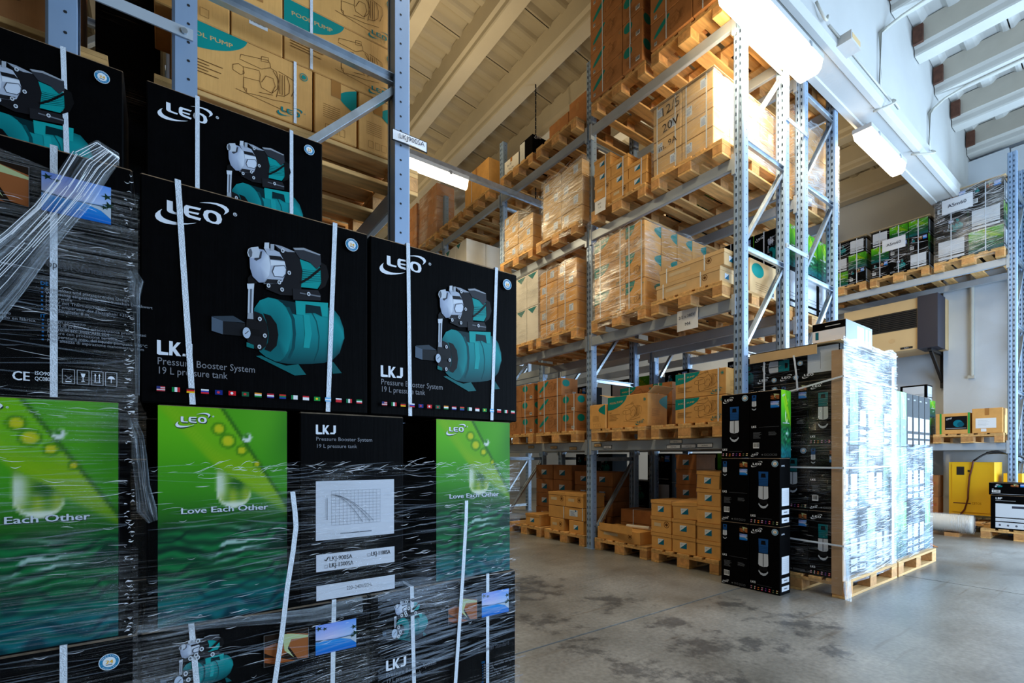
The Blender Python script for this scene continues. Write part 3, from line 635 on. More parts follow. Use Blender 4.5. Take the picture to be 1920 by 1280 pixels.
def art_rear(w, h):
    p = Print(w, h)
    p.part('pump_picture'); pump(p, lambda P: [((a*.46-.05)*w, (.62+b*.385)*h) for a, b in P])
    p.part('photo_print'); photo_arm(p, .48*w, .735*h, .205*w, .155*h); p.frame(.48*w, .735*h, .685*w, .89*h, .0008, (120, 120, 120))
    p.part('beach_photo_print'); photo_beach(p, .72*w, .735*h, .21*w, .155*h); p.part('printed_lettering')
    p.lkj(.085*w, .555*h, .12*w, WHITE); p.text('Pressure Booster System', .085*w, .52*h, .036*w, (110, 112, 118), width=.31*w); p.text('19 L pressure tank', .085*w, .485*h, .036*w, (110, 112, 118), width=.215*w)
    p.part('printed_text'); p.text('European Standard', .69*w, .515*h, .04*w, (70, 72, 78), width=.24*w)
    G = (138, 142, 150)
    p.text('DE', .717*w, .44*h, .019*w, (30, 110, 170)); p.text('IT', .717*w, .312*h, .019*w, (30, 110, 170))
    for k, t in enumerate(DE): p.text(t, .732*w, (.422-.0165*k)*h, .0165*w, G)
    for k, t in enumerate(IT): p.text(t, .737*w, (.297-.0155*k)*h, .0165*w, G)
    for k in range(6): p.rect(.72*w, (.424-.0165*k)*h, .726*w, (.430-.0165*k)*h, (30, 90, 140)); p.rect(.722*w, (.299-.0155*k)*h, .728*w, (.305-.0155*k)*h, (30, 90, 140))
    p.text('Ahorra espacio', .535*w, .306*h, .0165*w, G); p.text('Presostato prefijado en f\u00e1brica', .50*w, .289*h, .0165*w, G)
    p.part('handling_marks'); p.text('CE', .64*w, .058*h, .05*w, WHITE, width=.048*w, bold=.0006); p.text('ISO9001', .702*w, .083*h, .021*w, WHITE, width=.058*w); p.text('QC080000', .702*w, .062*h, .021*w, WHITE, width=.066*w)
    for k in range(4):
        x = .782*w+k*.044*w; y = .058*h; e = .036*w
        p.frame(x, y, x+e, y+.056*h, .0008, (190, 194, 200))
        if k == 0: p.line([(x+.2*e, y+.9*e), (x+.8*e, y+.3*e)], .001, G); p.line([(x+.8*e, y+.9*e), (x+.2*e, y+.3*e)], .001, G); p.rect(x+.25*e, y+.15*e, x+.75*e, y+.25*e, WHITE)
        if k == 1: p.poly([(x+.3*e, y+1.2*e), (x+.7*e, y+1.2*e), (x+.6*e, y+.8*e), (x+.4*e, y+.8*e)], WHITE); p.rect(x+.47*e, y+.35*e, x+.53*e, y+.8*e, WHITE); p.rect(x+.35*e, y+.3*e, x+.65*e, y+.36*e, WHITE)
        if k == 2:
            for q in (.32, .68): p.rect(x+(q-.03)*e, y+.4*e, x+(q+.03)*e, y+1.1*e, WHITE); p.poly([(x+(q-.1)*e, y+1.05*e), (x+(q+.1)*e, y+1.05*e), (x+q*e, y+1.3*e)], WHITE)
            p.rect(x+.2*e, y+.3*e, x+.8*e, y+.36*e, WHITE)
        if k == 3: p.poly([(x+.15*e, y+.8*e), (x+.3*e, y+1.05*e), (x+.5*e, y+1.15*e), (x+.7*e, y+1.05*e), (x+.85*e, y+.8*e)], WHITE); p.rect(x+.47*e, y+.35*e, x+.53*e, y+.8*e, WHITE)
    return p
def sub_pump(p, x, y, w, h, top=(28, 78, 138), bot=(196, 202, 212)):
    """submersible pump picture"""
    p.poly([(x+.05*w, y+.62*h), (x+.95*w, y+.62*h), (x+.98*w, y+h), (x+.02*w, y+h)], top); p.poly([(x+.25*w, y+.84*h), (x+.75*w, y+.84*h), (x+.7*w, y+.95*h), (x+.3*w, y+.95*h)], (10, 12, 18))
    for k in range(4): p.line([(x+.05*w, y+(.65+.045*k)*h), (x+.95*w, y+(.65+.045*k)*h)], .008*h, tuple(int(c*.6) for c in top))
    p.poly([(x, y+.3*h), (x+.12*w, y+.26*h), (x+.5*w, y+.24*h), (x+.88*w, y+.26*h), (x+w, y+.3*h), (x+.97*w, y+.6*h), (x+.03*w, y+.6*h)], bot)
    p.rect(x+.46*w, y+.25*h, x+.53*w, y+.6*h, (40, 42, 50)); p.rect(x+.1*w, y+.12*h, x+.9*w, y+.23*h, (18, 18, 20))
    p.strip([(x+.02*w, y+.1*h), (x+.25*w, y+.02*h), (x+.5*w, y), (x+.75*w, y+.02*h), (x+.98*w, y+.1*h)], [(x+.05*w, y+.14*h), (x+.25*w, y+.08*h), (x+.5*w, y+.06*h), (x+.75*w, y+.08*h), (x+.95*w, y+.14*h)], (176, 184, 196))
def art_sub_front(w, h, top=(28, 78, 138)):
    p = Print(w, h); p.part('printed_logo'); p.logo(.06*w, .865*h, .38*w, WHITE, False); p.part('warranty_badge'); p.badge(.84*w, .92*h, .105*w); p.part('pump_picture'); sub_pump(p, .31*w, .25*h, .33*w, .55*h, top)
    p.part('printed_lettering'); p.text('LKS', .05*w, .115*h, .1*w, WHITE, width=.17*w, bold=.001); p.rect(.27*w, .10*h, .75*w, .103*h, (90, 92, 98)); flags(p, .05*w, .95*w, .055*h, .055*w, .017*h, 8); flags(p, .05*w, .95*w, .028*h, .055*w, .017*h, 8)
    return p
def art_sub_rear(w, h):
    p = Print(w, h); p.part('pump_picture'); sub_pump(p, .07*w, .72*h, .15*w, .23*h); p.part('photo_print'); photo_arm(p, .68*w, .86*h, .27*w, .09*h); photo_beach(p, .68*w, .74*h, .27*w, .095*h)
    p.part('printed_lettering'); p.text('LKS', .06*w, .455*h, .1*w, WHITE, width=.16*w, bold=.001); p.rect(.3*w, .46*h, .95*w, .463*h, (90, 92, 98)); p.paragraph(.12*w, .38*h, .28*w, 7, .014*h, (130, 134, 142)); p.paragraph(.62*w, .38*h, .28*w, 4, .014*h, (130, 134, 142))
    p.part('barcode_label'); p.barcode(.12*w, .145*h, .2*w, .085*h); p.part('printed_logo'); p.logo(.05*w, .02*h, .25*w, WHITE, False); p.text('CE', .4*w, .04*h, .05*w, G3, width=.05*w)
    for k in range(5): p.frame((.5+.085*k)*w, .035*h, (.55+.085*k)*w, .06*h, .0008, G3)
    return p
G3 = (170, 174, 182)
def art_sub_spec(w, h):
    p = Print(w, h); p.part('printed_lettering'); p.text('LKS', .12*w, .88*h, .1*w, WHITE, width=.3*w); p.part('white_label'); p.rect(.15*w, .30*h, .85*w, .56*h, (206, 208, 212)); p.rect(.15*w, .17*h, .85*w, .245*h, (206, 208, 212)); p.rect(.15*w, .05*h, .85*w, .125*h, (206, 208, 212))
    for k in range(7): p.line([(.22*w, (.34+.03*k)*h), (.78*w, (.34+.03*k)*h)], .0008, (130, 134, 142)); p.line([((.22+.093*k)*w, .34*h), ((.22+.093*k)*w, .52*h)], .0008, (130, 134, 142))
    p.rect(.35*w, .2*h, .65*w, .215*h, (90, 92, 98)); p.rect(.35*w, .08*h, .65*w, .095*h, (90, 92, 98))
    return p
TEAL = (14, 132, 124); INK = (96, 62, 30)
def art_pool(w, h, half=False):
    """brown pool-pump carton"""
    p = Print(w, h); n = 22
    p.poly([(0.001, .58*h), (0.001, h-.002)]+[(.50*w*t/n+.002, h-.002-0*t) for t in range(n+1)][::n]+[(.50*w*cos(pi/2*t/n), h-.002-.42*h*sin(pi/2*t/n)**1.2) for t in range(n+1)], TEAL)
    p.part('printed_lettering'); p.text('POOL PUMP', .06*w, .76*h, .095*h, (196, 160, 104), width=.34*w, bold=.0008, rot=.06)
    p.part('pump_drawing')
    for d in DRAW: p.line([(.40*w+a*.46*w, .2*h+b*.46*w*1.15) for a, b in d], .0024, INK)
    p.line([(.42*w, .2*h), (.80*w, .14*h)], .002, INK)
    p.part('printed_text'); p.text('XKP', .05*w, .47*h, .05*h, INK); p.paragraph(.05*w, .42*h, .3*w, 5, .045*h, INK, .003)
    p.part('warranty_stamp'); p.ring(.93*w, .82*h, .032*w, .006*w, TEAL); p.ell(.93*w, .82*h, .018*w, .018*w, TEAL, 12); p.part('printed_logo'); p.logo(.72*w, .05*h, .2*w, (10, 120, 120))
    return p
def art_pool_side(w, h):
    p = Print(w, h); n = 14
    p.poly([(w-.001, h*.55)]+[(w-.001-.45*w*cos(pi/2*t/n), h*.99-.44*h*(1-sin(pi/2*t/n))*0-.44*h*(t/n)) if False else (w-.001-.42*w*sin(pi*t/n), h*.55+.43*h*t/n) for t in range(n+1)]+[(w-.001, h*.98)], TEAL)
    for k in range(7): p.rect(.2*w, (.32+.035*k)*h, .6*w, (.325+.035*k)*h, INK)
    for k in range(3): p.frame((.25+.17*k)*w, .08*h, (.37+.17*k)*w, .2*h, .0012, INK)
    return p
def art_blob(w, h):
    """brown carton with teal lens mark"""
    p = Print(w, h); n = 24; c, s_ = cos(.62), sin(.62)
    P = []
    for k in range(n):
        a, b = .24*w*cos(2*pi*k/n), .11*h*sin(2*pi*k/n); P.append((.28*w+a*c-b*s_*.8, .62*h+a*s_+b*c))
    p.part('teal_mark'); p.poly(P, TEAL); p.part('warranty_stamp'); p.ring(.93*w, .85*h, .025*w, .005*w, TEAL); p.part('pump_drawing')
    for d in DRAW: p.line([(.42*w+a*.42*w, .22*h+b*.42*w*1.1) for a, b in d], .002, INK)
    p.part('barcode_label'); p.barcode(.1*w, .08*h, .07*w, .13*h)
    return p
def art_blob_side(w, h):
    p = Print(w, h); p.part('teal_mark'); p.ell(.28*w, .72*h, .22*w, .2*h, TEAL); p.part('printed_text'); p.paragraph(.2*w, .36*h, .55*w, 4, .06*h, INK, .003); p.part('barcode_label'); p.barcode(.68*w, .1*h, .2*w, .16*h)
    return p
def art_tri(w, h):
    """small carton with the blue and white triangle label"""
    p = Print(w, h); x0, x1, y0, y1 = .34*w, .64*w, .30*h, .66*h
    p.rect(x0, y0, x1, y1, (214, 224, 236)); p.poly([(x0, y0), (x1, y0), (x1, y1)], (14, 104, 138)); p.text('LEO', x0+.04*w, y0+.2*h, .07*h, (40, 90, 130), rot=.3)
    return p
def art_round(w, h):
    p = Print(w, h); p.ring(.78*w, .55*h, .2*h, .04*h, INK); p.ell(.78*w, .55*h, .1*h, .1*h, INK); p.part('faded_label'); p.rect(.16*w, .4*h, .5*w, .62*h, (206, 184, 150))
    return p
def art_label(w, h, x=.6):
    p = Print(w, h); p.rect(x*w, .3*h, (x+.22)*w, .82*h, (206, 218, 234)); p.paragraph((x+.03)*w, .66*h, .15*w, 5, .075*h, (70, 110, 170), .004); p.ell((x+.17)*w, .75*h, .018*w, .018*w, (40, 100, 170), 8)
    return p
def art_mini(kind, w, h):
    p = Print(w, h)
    if kind == 'green': p = art_green(w, h, False)
    elif kind == 'spec':
        p.rect(.1*w, .22*h, .9*w, .9*h, (204, 208, 214)); p.rect(.1*w, .06*h, .9*w, .16*h, (204, 208, 214)); p.line([(.1*w, .38*h), (.9*w, .38*h)], .004, (40, 40, 46)); p.line([(.1*w, .30*h), (.9*w, .30*h)], .004, (40, 40, 46))
    elif kind == 'pump':
        pump(p, lambda P: [(a*w, .02*h+b*h*.98) for a, b in P]); p.logo(.05*w, .8*h, .26*w, WHITE, False); p.rect(.05*w, .12*h, .3*w, .15*h, G3); p.rect(.05*w, .06*h, .9*w, .075*h, G3)
    else:
        pump(p, lambda P: [(.03*w+a*w*.34, .55*h+b*h*.4) for a, b in P]); photo_arm(p, .52*w, .7*h, .18*w, .22*h); photo_beach(p, .74*w, .7*h, .2*w, .22*h)
        p.barcode(.08*w, .2*h, .2*w, .2*h); p.rect(.06*w, .08*h, .9*w, .1*h, G3); p.text('LKS', .08*w, .46*h, .07*h, WHITE)
    return p
# ------------------------------------------------------------------ the building
def box_obj(name, x0, x1, y0, y1, z0, z1, m, parent=None, kind='structure'):
    b = MB(); b.box(x0, x1, y0, y1, z0, z1)
    o = b.build(name, m, parent)
    if parent is None and kind: o['kind'] = kind
    return o
flo = box_obj('floor', -5.2, 11.4, -3.2, 15.2, -0.2, -0.012, M_DARKH)
for (x0, x1) in ((-5.2, -0.2), (-0.2, 5.82), (5.82, 11.4)):
    for (y0, y1) in ((-3.2, 2.27), (2.27, 8.3), (8.3, 15.2)):
        box_obj('slab', x0+.007, x1-.007, y0+.007, y1-.007, -0.15, 0.0, M_FLOOR, flo)
wk = box_obj('wall_back', 11.2, 11.4, .4, 15.2, 0, 8.4, M_WALL)
box_obj('wall_section', 11.2, 11.4, -2.9, .4, 4.05, 8.4, M_WALL, wk)
box_obj('wall_section', 11.2, 11.4, -3.2, -2.9, 0, 8.4, M_WALL, wk)
box_obj('wall_left', -5.2, -5.0, -3.2, 15.2, 0, 8.4, M_WALLB)
box_obj('wall_far', -5.0, 11.2, 15.0, 15.2, 0, 8.4, M_WALLB)
wb = box_obj('wall_front', -5.0, 1.5, -3.2, -3.0, 0, 8.4, M_WALLB)
box_obj('wall_section', 8.5, 11.2, -3.2, -3.0, 0, 8.4, M_WALLB, wb)
box_obj('wall_section', 1.5, 8.5, -3.2, -3.0, 4.2, 8.4, M_WALLB, wb)
# concrete pilaster with the painted joint and the service pipe on the back wall
pil = box_obj('trim_1', 10.98, 11.2, 1.62, 2.42, 0, 6.1, M_WALL)
box_obj('wall_panel', 11.05, 11.2, .45, 1.605, 0, 6.1, M_WALL, pil)
b = MB(); b.tube([(10.95, 2.05, 2.5), (10.95, 2.05, 4.4)], 0.028, 8); b.box(10.93, 10.98, 2.02, 2.10, 2.46, 2.51); b.box(10.93, 10.98, 2.03, 2.07, 3.2, 3.23)
tag(b.build('service_pipe', M_GREYP), 'grey vertical pipe running down the white pilaster', 'pipe')
b = MB(); b.box(11.12, 11.2, 3.55, 3.72, 4.95, 5.25); b.tube([(11.18, 3.63, 4.96), (11.18, 3.63, 4.2)], .012, 6)
tag(b.build('wall_junction_box', M_BLACK), 'small black box with cable high on the wall below the roof', 'junction box')

# pitched roof: purlins and corrugated deck panels, rising away from the back wall
def zr(x): return 6.17+.123*(11.0-x)
def roof(name, xs, y0, y1, mrib, mweb, mdeck, hw=.40, hd=.33):
    r = ob(name, None); r['kind'] = 'structure'
    prof = [(-.20, 0), (0, 0), (.012, .02), (.012, .07), (.05, .10), (.06, hw), (-.26, hw), (-.25, .12), (-.212, .085), (-.212, .02)]
    fmat = [0, 0, 0, 1, 1, 1, 1, 0, 0, 0]
    V = []; F = []; FM = []
    n = len(prof)
    for y in (y0, y1): V += [(a, y, c) for a, c in prof]
    for k in range(n):
        j = (k+1) % n; F.append((k, j, n+j, n+k)); FM.append(fmat[k])
    F.append(tuple(range(n))[::-1]); FM.append(0); F.append(tuple(range(n, 2*n))); FM.append(0)
    me = mesh('purlin', V, F, [mrib, mweb], fm=FM)
    for x in xs: ob('purlin', me, r, (x, 0, zr(x)))
    wdt = xs[1]-xs[0]-.27; dz = -.123*wdt; st = hd*3; k = 36
    V = []
    for q in range(k+1):
        y = (st-.014)*q/k; ph = (y/hd) % 1.0
        z = .055 if .28 < ph < .72 else (0 if ph < .14 or ph > .86 else .055*(ph-.14)/.14 if ph < .5 else .055*(.86-ph)/.14)
        V += [(0, y, z), (wdt, y, z+dz)]
    me = mesh('deck_panel', V, [(2*q, 2*q+2, 2*q+3, 2*q+1) for q in range(k)], mdeck)
    for x in xs[:-1]:
        y = y0
        while y < y1-.5:
            ob('deck_panel', me, r, (x+.03, y, zr(x)+hw-.07)); y += st
    xa, xb = xs[0]-.3, 11.2
    b = MB(); b.quad((xa, y0, zr(xa)+hw+.03), (xa, y1, zr(xa)+hw+.03), (xb, y1, zr(xb)+hw+.03), (xb, y0, zr(xb)+hw+.03)); b.build('roof_board', mdeck, r)
    return r
xl = [2.96+.9*k for k in range(-8, 10)]
roof('ceiling', xl, 2.36, 15.0, M_RIB, M_RIB, M_DECK)
r2 = roof('ceiling_front', xl, -3.0, 2.09, M_RIBW, M_RIBB, M_DECKW, hd=.36)
for x in xl[-9:]:
    box_obj('brick_infill', x-.31, x-.265, 1.98, 2.085, zr(x)+.10, zr(x)+.33, M_BRICK, r2)
# main concrete beam
V = []
for x in (-5.0, 11.2):
    zt = zr(x)+.02
    prof = [(2.35, 5.18), (2.35, zt+.45), (2.1, zt+.45), (2.1, 5.46), (2.0, 5.36), (2.0, 5.24), (2.03, 5.18), (2.08, 5.18), (2.09, 5.195), (2.27, 5.195), (2.28, 5.18)]
    V += [(x, a, c) for a, c in prof]
n = len(prof)
F = [(k, (k+1) % n, n+(k+1) % n, n+k)[::-1] for k in range(n)]+[tuple(range(n)), tuple(range(n, 2*n))[::-1]]
mb = ob('trim_2', mesh('beam', V, F, M_WHITEP)); mb['kind'] = 'structure'; mb['label'] = 'white concrete main beam crossing below the roof'

# ------------------------------------------------------------------ lamps
def lamp(loc, length, label, power, wdt=.20, up=0, side=0, hang=.13):
    t = thing('fluorescent_lamp', label, 'lamp', loc)
    b = MB(); b.box(-length/2, length/2, -wdt/2, wdt/2, 0.0, .05); b.build('housing', M_WHITEP, t)
    V = []; pr = [(-wdt/2+.005, 0), (-wdt/2+.02, -.08), (-wdt/2+.05, -.115), (wdt/2-.05, -.115), (wdt/2-.02, -.08), (wdt/2-.005, 0)]
    for x in (-length/2+.01, length/2-.01): V += [(x, a, c) for a, c in pr]
    n = len(pr)
    F = [(k, k+1, n+k+1, n+k) for k in range(n-1)]+[tuple(range(n))[::-1], tuple(range(n, 2*n))]
    ob('diffuser', mesh('diffuser', V, F, M_LAMP), t)
    for x in (-length*.3, length*.3):
        b = MB(); b.box(x-.02, x+.02, -wdt/2-.006, -wdt/2, -.02, .03); b.build('clip', M_ZINC, t)
    l = bpy.data.lights.new('tube_light', 'AREA'); l.shape = 'RECTANGLE'; l.size = length-.05; l.size_y = wdt; l.energy = power; l.color = (1.0, .81, .50)
    o = bpy.data.objects.new('tube_light', l); COL.objects.link(o); o.parent = t; o.location = (0, 0, -.13)
    for x in (-length*.38, length*.38):
        b = MB(); b.tube([(x, 0, .05), (x, 0, .05+hang)], .006, 6); b.build('hanger', M_ZINC, t)
    if side:    # glow through the side of the diffuser
        l3 = l.copy(); l3.energy = side; l3.size_y = .08
        o = bpy.data.objects.new('tube_light_side', l3); COL.objects.link(o); o.parent = t; o.location = (0, wdt/2+.02, -.05); o.rotation_euler = (radians(105), 0, 0)
    if up:      # extra upward light added to brighten the roof
        l2 = l.copy(); l2.energy = up
        o = bpy.data.objects.new('tube_light_up', l2); COL.objects.link(o); o.parent = t; o.location = (0, 0, .16); o.rotation_euler = (pi, 0, 0)
    return t
lamp((4.55, 2.19, 5.06), 1.45, 'big glowing fluorescent lamp under the white beam beside the rack end', 80, .26, side=20)
lamp((7.4, 2.24, 5.05), 1.25, 'glowing fluorescent lamp further along the white beam', 32, side=25)
lamp((2.75, 5.9, 5.02), 1.45, 'glowing fluorescent lamp hung across the aisle behind the foreground rack', 60, .13, 32, hang=.05)
lamp((2.75, 10.2, 5.02), 1.45, 'distant fluorescent lamp deeper in the aisle', 60, .13, 40, hang=.05)
lamp((1.6, 2.17, 5.06), 1.25, 'unseen lamp added under the white beam above the foreground stacks', 48)  # out-of-view lamp added to warm the foreground rack cartons
lamp((8.2, 6.2, 5.0), 1.45, 'unseen lamp added in the farther aisle behind the double rack', 80, .13, 60, hang=1.85)  # hidden lamp, added for more warm light beyond the double rack
for y, nm in ((5.9, 'nearer'), (10.2, 'farther')):
    b = MB(); b.box(1.6, 6.4, y-.03, y+.03, 5.09, 5.13); b.box(1.6, 6.4, y-.035, y-.03, 5.08, 5.15); b.box(1.6, 6.4, y+.03, y+.035, 5.08, 5.15)
    t = tag(b.build('cable_tray', M_ZINC), 'dark metal cable tray crossing the aisle, %s one' % nm, 'cable tray')
for x, y, z0, z1 in ((4.7, 5.88, 5.15, zr(4.7)),):
    b = MB()
    for k in range(28):
        z = z0+(z1-z0)*k/28; w = .012
        if k % 2: b.box(x-w, x+w, y-.003, y+.003, z, z+.055)
        else: b.box(x-.003, x+.003, y-w, y+w, z, z+.055)
    o = b.build('hanging_chain', M_DARKH); o['kind'] = 'stuff'; tag(o, 'dark chain holding up the cable tray', 'chain')
def arc(p, q, bulge, n=8):
    p = np.array(p, float); q = np.array(q, float); bl = np.array(bulge, float)
    return [tuple(p+(q-p)*t/n+bl*sin(pi*t/n)) for t in range(n+1)]
def conduit(pts, label, r=.018, m=None):
    b = MB(); b.tube(pts, r, 8); o = b.build('conduit', m or M_GREYP, smooth=True); return tag(o, label, 'conduit')
yw = 2.078
conduit([(7.36, -.6, zr(7.46)-.016), (7.36, 1.75, zr(7.46)-.016), (7.30, 2.0, 6.52), (7.05, yw, 6.30), (6.85, yw, 6.14), (6.85, yw, 5.5)], 'grey conduit dropping from the purlin onto the beam, nearer one')
conduit([(9.16, -.6, zr(9.26)-.016), (9.16, 1.75, zr(9.26)-.016), (9.12, 2.0, 6.3), (8.9, yw, 6.10), (8.75, yw, 5.98), (8.75, yw, 5.5)], 'grey conduit dropping from the purlin onto the beam, farther one')
conduit([(5.2, 1.985, 5.30), (6.4, 1.985, 5.30), (6.9, 1.985, 5.30)], 'thin straight conduit along the beam flange', .009)
conduit(arc((6.7, 2.1, 5.165), (6.95, 1.985, 5.34), (.0, -.10, -.03))+arc((6.95, 1.985, 5.34), (7.15, 2.05, 5.42), (.12, -.03, -.05)), 'looped grey flexible conduit at the near end of the second lamp', .012)
conduit(arc((8.05, 2.1, 5.16), (8.45, 1.985, 5.30), (.02, -.12, -.06)), 'looped grey flexible conduit at the far end of the second lamp', .012)
conduit(arc((4.9, 1.98, 5.36), (5.15, 1.98, 5.36), (0, -.03, -.12)), 'looped flexible conduit above the big lamp', .012)
b = MB(); b.box(-.12, .12, -.07, .07, 0, .09); t = b.build('emergency_light_box', M_WHITEP, None, loc=(5.55, 1.95, 5.22)); tag(t, 'small cream electrical box on the beam beside the big lamp', 'electrical box')
b = MB(); b.box(-.1, .1, -.072, -.07, .02, .07); b.build('cover', M_BEIGE, t)

# ------------------------------------------------------------------ racks
def post_mesh(h, zs=0):
    """perforated upright: local -Y is the slotted front, 0.10 wide, 0.085 deep"""
    def mk():
        b = MB(); w, d = .10, .085
        b.quad((-w/2, d/2, 0), (-w/2, -d/2+.01, 0), (-w/2, -d/2+.01, h), (-w/2, d/2, h)); b.quad((w/2, -d/2+.01, 0), (w/2, d/2, 0), (w/2, d/2, h), (w/2, -d/2+.01, h))
        b.quad((-w/2, -d/2+.01, 0), (-w/2+.012, -d/2, 0), (-w/2+.012, -d/2, h), (-w/2, -d/2+.01, h)); b.quad((w/2-.012, -d/2, 0), (w/2, -d/2+.01, 0), (w/2, -d/2+.01, h), (w/2-.012, -d/2, h))
        b.quad((-w/2+.02, d/2, 0), (-w/2, d/2, 0), (-w/2, d/2, h), (-w/2+.02, d/2, h)); b.quad((w/2, d/2, 0), (w/2-.02, d/2, 0), (w/2-.02, d/2, h), (w/2, d/2, h))
        y = -d/2
        # front plate with a shallow centre groove and two columns of slots
        for (xa, xb) in ((-w/2+.012, -.026), (.026, w/2-.012)): b.quad((xa, y, 0), (xb, y, 0), (xb, y, h), (xa, y, h))
        b.quad((-.014, y, 0), (-.005, y+.006, 0), (-.005, y+.006, h), (-.014, y, h)); b.quad((-.005, y+.006, 0), (.005, y+.006, 0), (.005, y+.006, h), (-.005, y+.006, h)); b.quad((.005, y+.006, 0), (.014, y, 0), (.014, y, h), (.005, y+.006, h))
        z = 0.0
        while z < h:
            z2 = min(z+.042, h)
            for (xa, xb) in ((-.026, -.014), (.014, .026)): b.quad((xa, y, z), (xb, y, z), (xb, y, z2), (xa, y, z2))
            z += .075
        b.quad((w/2, d/2-.004, 0), (-w/2, d/2-.004, 0), (-w/2, d/2-.004, h), (w/2, d/2-.004, h))
        z = .05
        while z < h-.02:
            for sx in (-1, 1):
                b.disc((sx*(w/2+.0006), .012, z), .006, 0, 6, 1)
            z += .075
        return b.me('post', [M_POST, M_DARKH])
    return once(('post', h), mk)
BEAM_H = .11
def rack(name, label, x0, x1, frames, levels, h, flip=False, front_rz=-pi/2, back_rz=-pi/2, beams_back=True, heights=None):
    """a pallet rack running along Y: posts at x0 (front) and x1, frames at the given Y"""
    t = thing(name, label, 'pallet rack', (x0, frames[0], 0))
    ox, oy = x0, frames[0]
    for i, y in enumerate(frames):
        hh = heights[i] if heights else h
        for (x, rz) in ((x0+.0425, front_rz), (x1-.0425, back_rz)):
            p = ob('post', post_mesh(hh), t, (x-ox, y-oy, 0.006), rz)
            fb = MB(); fb.box(-.07, .07, -.06, .06, -.006, 0); fb.build('foot_plate', M_POST, p)
        # bracing: level struts with parallel diagonals between them
        xa, xb = x0+.08-ox, x1-.08-ox
        zs = [.13+.99*k for k in range(int((hh-.2)/.99)+1)]
        for k, z in enumerate(zs):
            b = MB(); b.channel((xa, y-oy-.02, z), (xb, y-oy-.02, z), .03, .045); b.build('horizontal_brace', M_ZINC, t)
            if k+1 < len(zs):
                b = MB(); b.channel((xa, y-oy, z+.05), (xb, y-oy, zs[k+1]-.05), .03, .045, (0, 1, 0)); b.build('diagonal_brace', M_ZINC, t)
    for i in range(len(frames)-1):
        ya, yb = frames[i]+.052, frames[i+1]-.052
        L = yb-ya
        for z in levels:
            for back in ((0, 1) if beams_back else (0,)):
                x = (x0-.012 if not back else x1-.033)-ox
                me = once(('beam', round(L, 3)), lambda: cbox(.045, L, BEAM_H, M_BEAM, .006))
                o = ob('beam', me, t, (x+.0225, (ya+yb)/2-oy, z-BEAM_H))
                for yy in (-L/2, L/2):
                    e = MB(); e.box(-.028, .028, yy-.004 if yy > 0 else yy-.03, yy+.03 if yy > 0 else yy+.004, -.05, BEAM_H+.03)
                    e.build('end_plate', M_BEAM, o)
    return t
FR = [2.41, 4.35, 6.29, 8.23, 10.17, 12.11]
LV = [1.335, 2.635, 3.945, 5.255]
rackA = rack('pallet_rack', 'tall blue grey pallet rack along the aisle, front row with paper tags', 4.33, 5.22, FR, LV, 6.1, heights=[5.6]+[6.1]*5)
rackA2 = rack('pallet_rack', 'rear row of pallet rack standing back to back behind the aisle row', 5.56, 6.42, FR[:4], LV, 5.4)
FB = [2.41, 4.35, 6.29]
rackB = rack('pallet_rack', 'foreground pallet rack with white hanging tag behind the black cartons', 0.03, 1.05, FB, [1.335, 2.62, 3.945], 5.9, back_rz=pi/2)
rackB2 = rack('pallet_rack', 'pallet rack at far left joined by a bolted flat bar', -1.25, -0.255, FB[:2], [1.335, 2.62], 5.9)
rackC = rack('pallet_rack', 'pale blue pallet rack against the white back wall', 10.05, 10.9, [1.45, 4.35], [1.36, 4.08], 5.6)
# flat spacer bars with bolts between back-to-back frames
def spacer(parent, x0, x1, y, z):
    ox, oy, _ = parent.location
    b = MB(); b.box(x0-ox, x1-ox, y-.010-oy, y-.004-oy, z-.022, z+.022); o = b.build('spacer_bar', M_BEAM, parent)
    for x in (x0+.03, x1-.03):
        c = MB(); c.cyl((x-ox, y-.018-oy, z), .012, 1, .009, 8); c.build('bolt', M_ZINC, o, smooth=False)
for z in (2.86, 1.0): spacer(rackB, -.35, .10, 2.36, z)
for z in (3.3, 1.2, 4.6): spacer(rackA, 5.14, 5.64, 2.36, z)

# ------------------------------------------------------------------ pallets
def pallet_meshes():
    d = {}
    d['top'] = cbox(.145, 1.2, .022, M_WOOD, .002); d['topn'] = cbox(.10, 1.2, .022, M_WOOD, .002)
    cm = mesh('cross', [], [], M_WOOD)
    b = MB(); b.box(-.4, .4, -.0725, .0725, 0, .022); d['cross'] = b.me('cross_board', M_WOOD)
    d['bot'] = cbox(.10, 1.2, .022, M_WOOD, .002); d['botw'] = cbox(.145, 1.2, .022, M_WOOD, .002)
    d['blk'] = cbox(.10, .145, .078, M_WOODB, .003); d['blkw'] = cbox(.145, .145, .078, M_WOODB, .003)
    return d
PM = pallet_meshes()
def pallet(loc, rz, label, group='wooden pallets'):
    """wooden pallet 0.8 wide (local X) by 1.2 deep (local Y)"""
    t = thing('wooden_pallet', label, 'pallet', loc, rz, group)
    for x, m in ((-.35, 'bot'), (0, 'botw'), (.35, 'bot')):
        ob('bottom_board', PM[m], t, (x, 0, 0))
        for y in (-.5275, 0, .5275): ob('block', PM['blkw' if x == 0 else 'blk'], t, (x, y, .022))
    for y in (-.5275, 0, .5275): ob('cross_board', PM['cross'], t, (0, y, .100))
    for x, m in ((-.3275, 'top'), (-.17, 'topn'), (0, 'top'), (.17, 'topn'), (.3275, 'top')): ob('top_board', PM[m], t, (x, 0, .122))
    return t
PH = .145

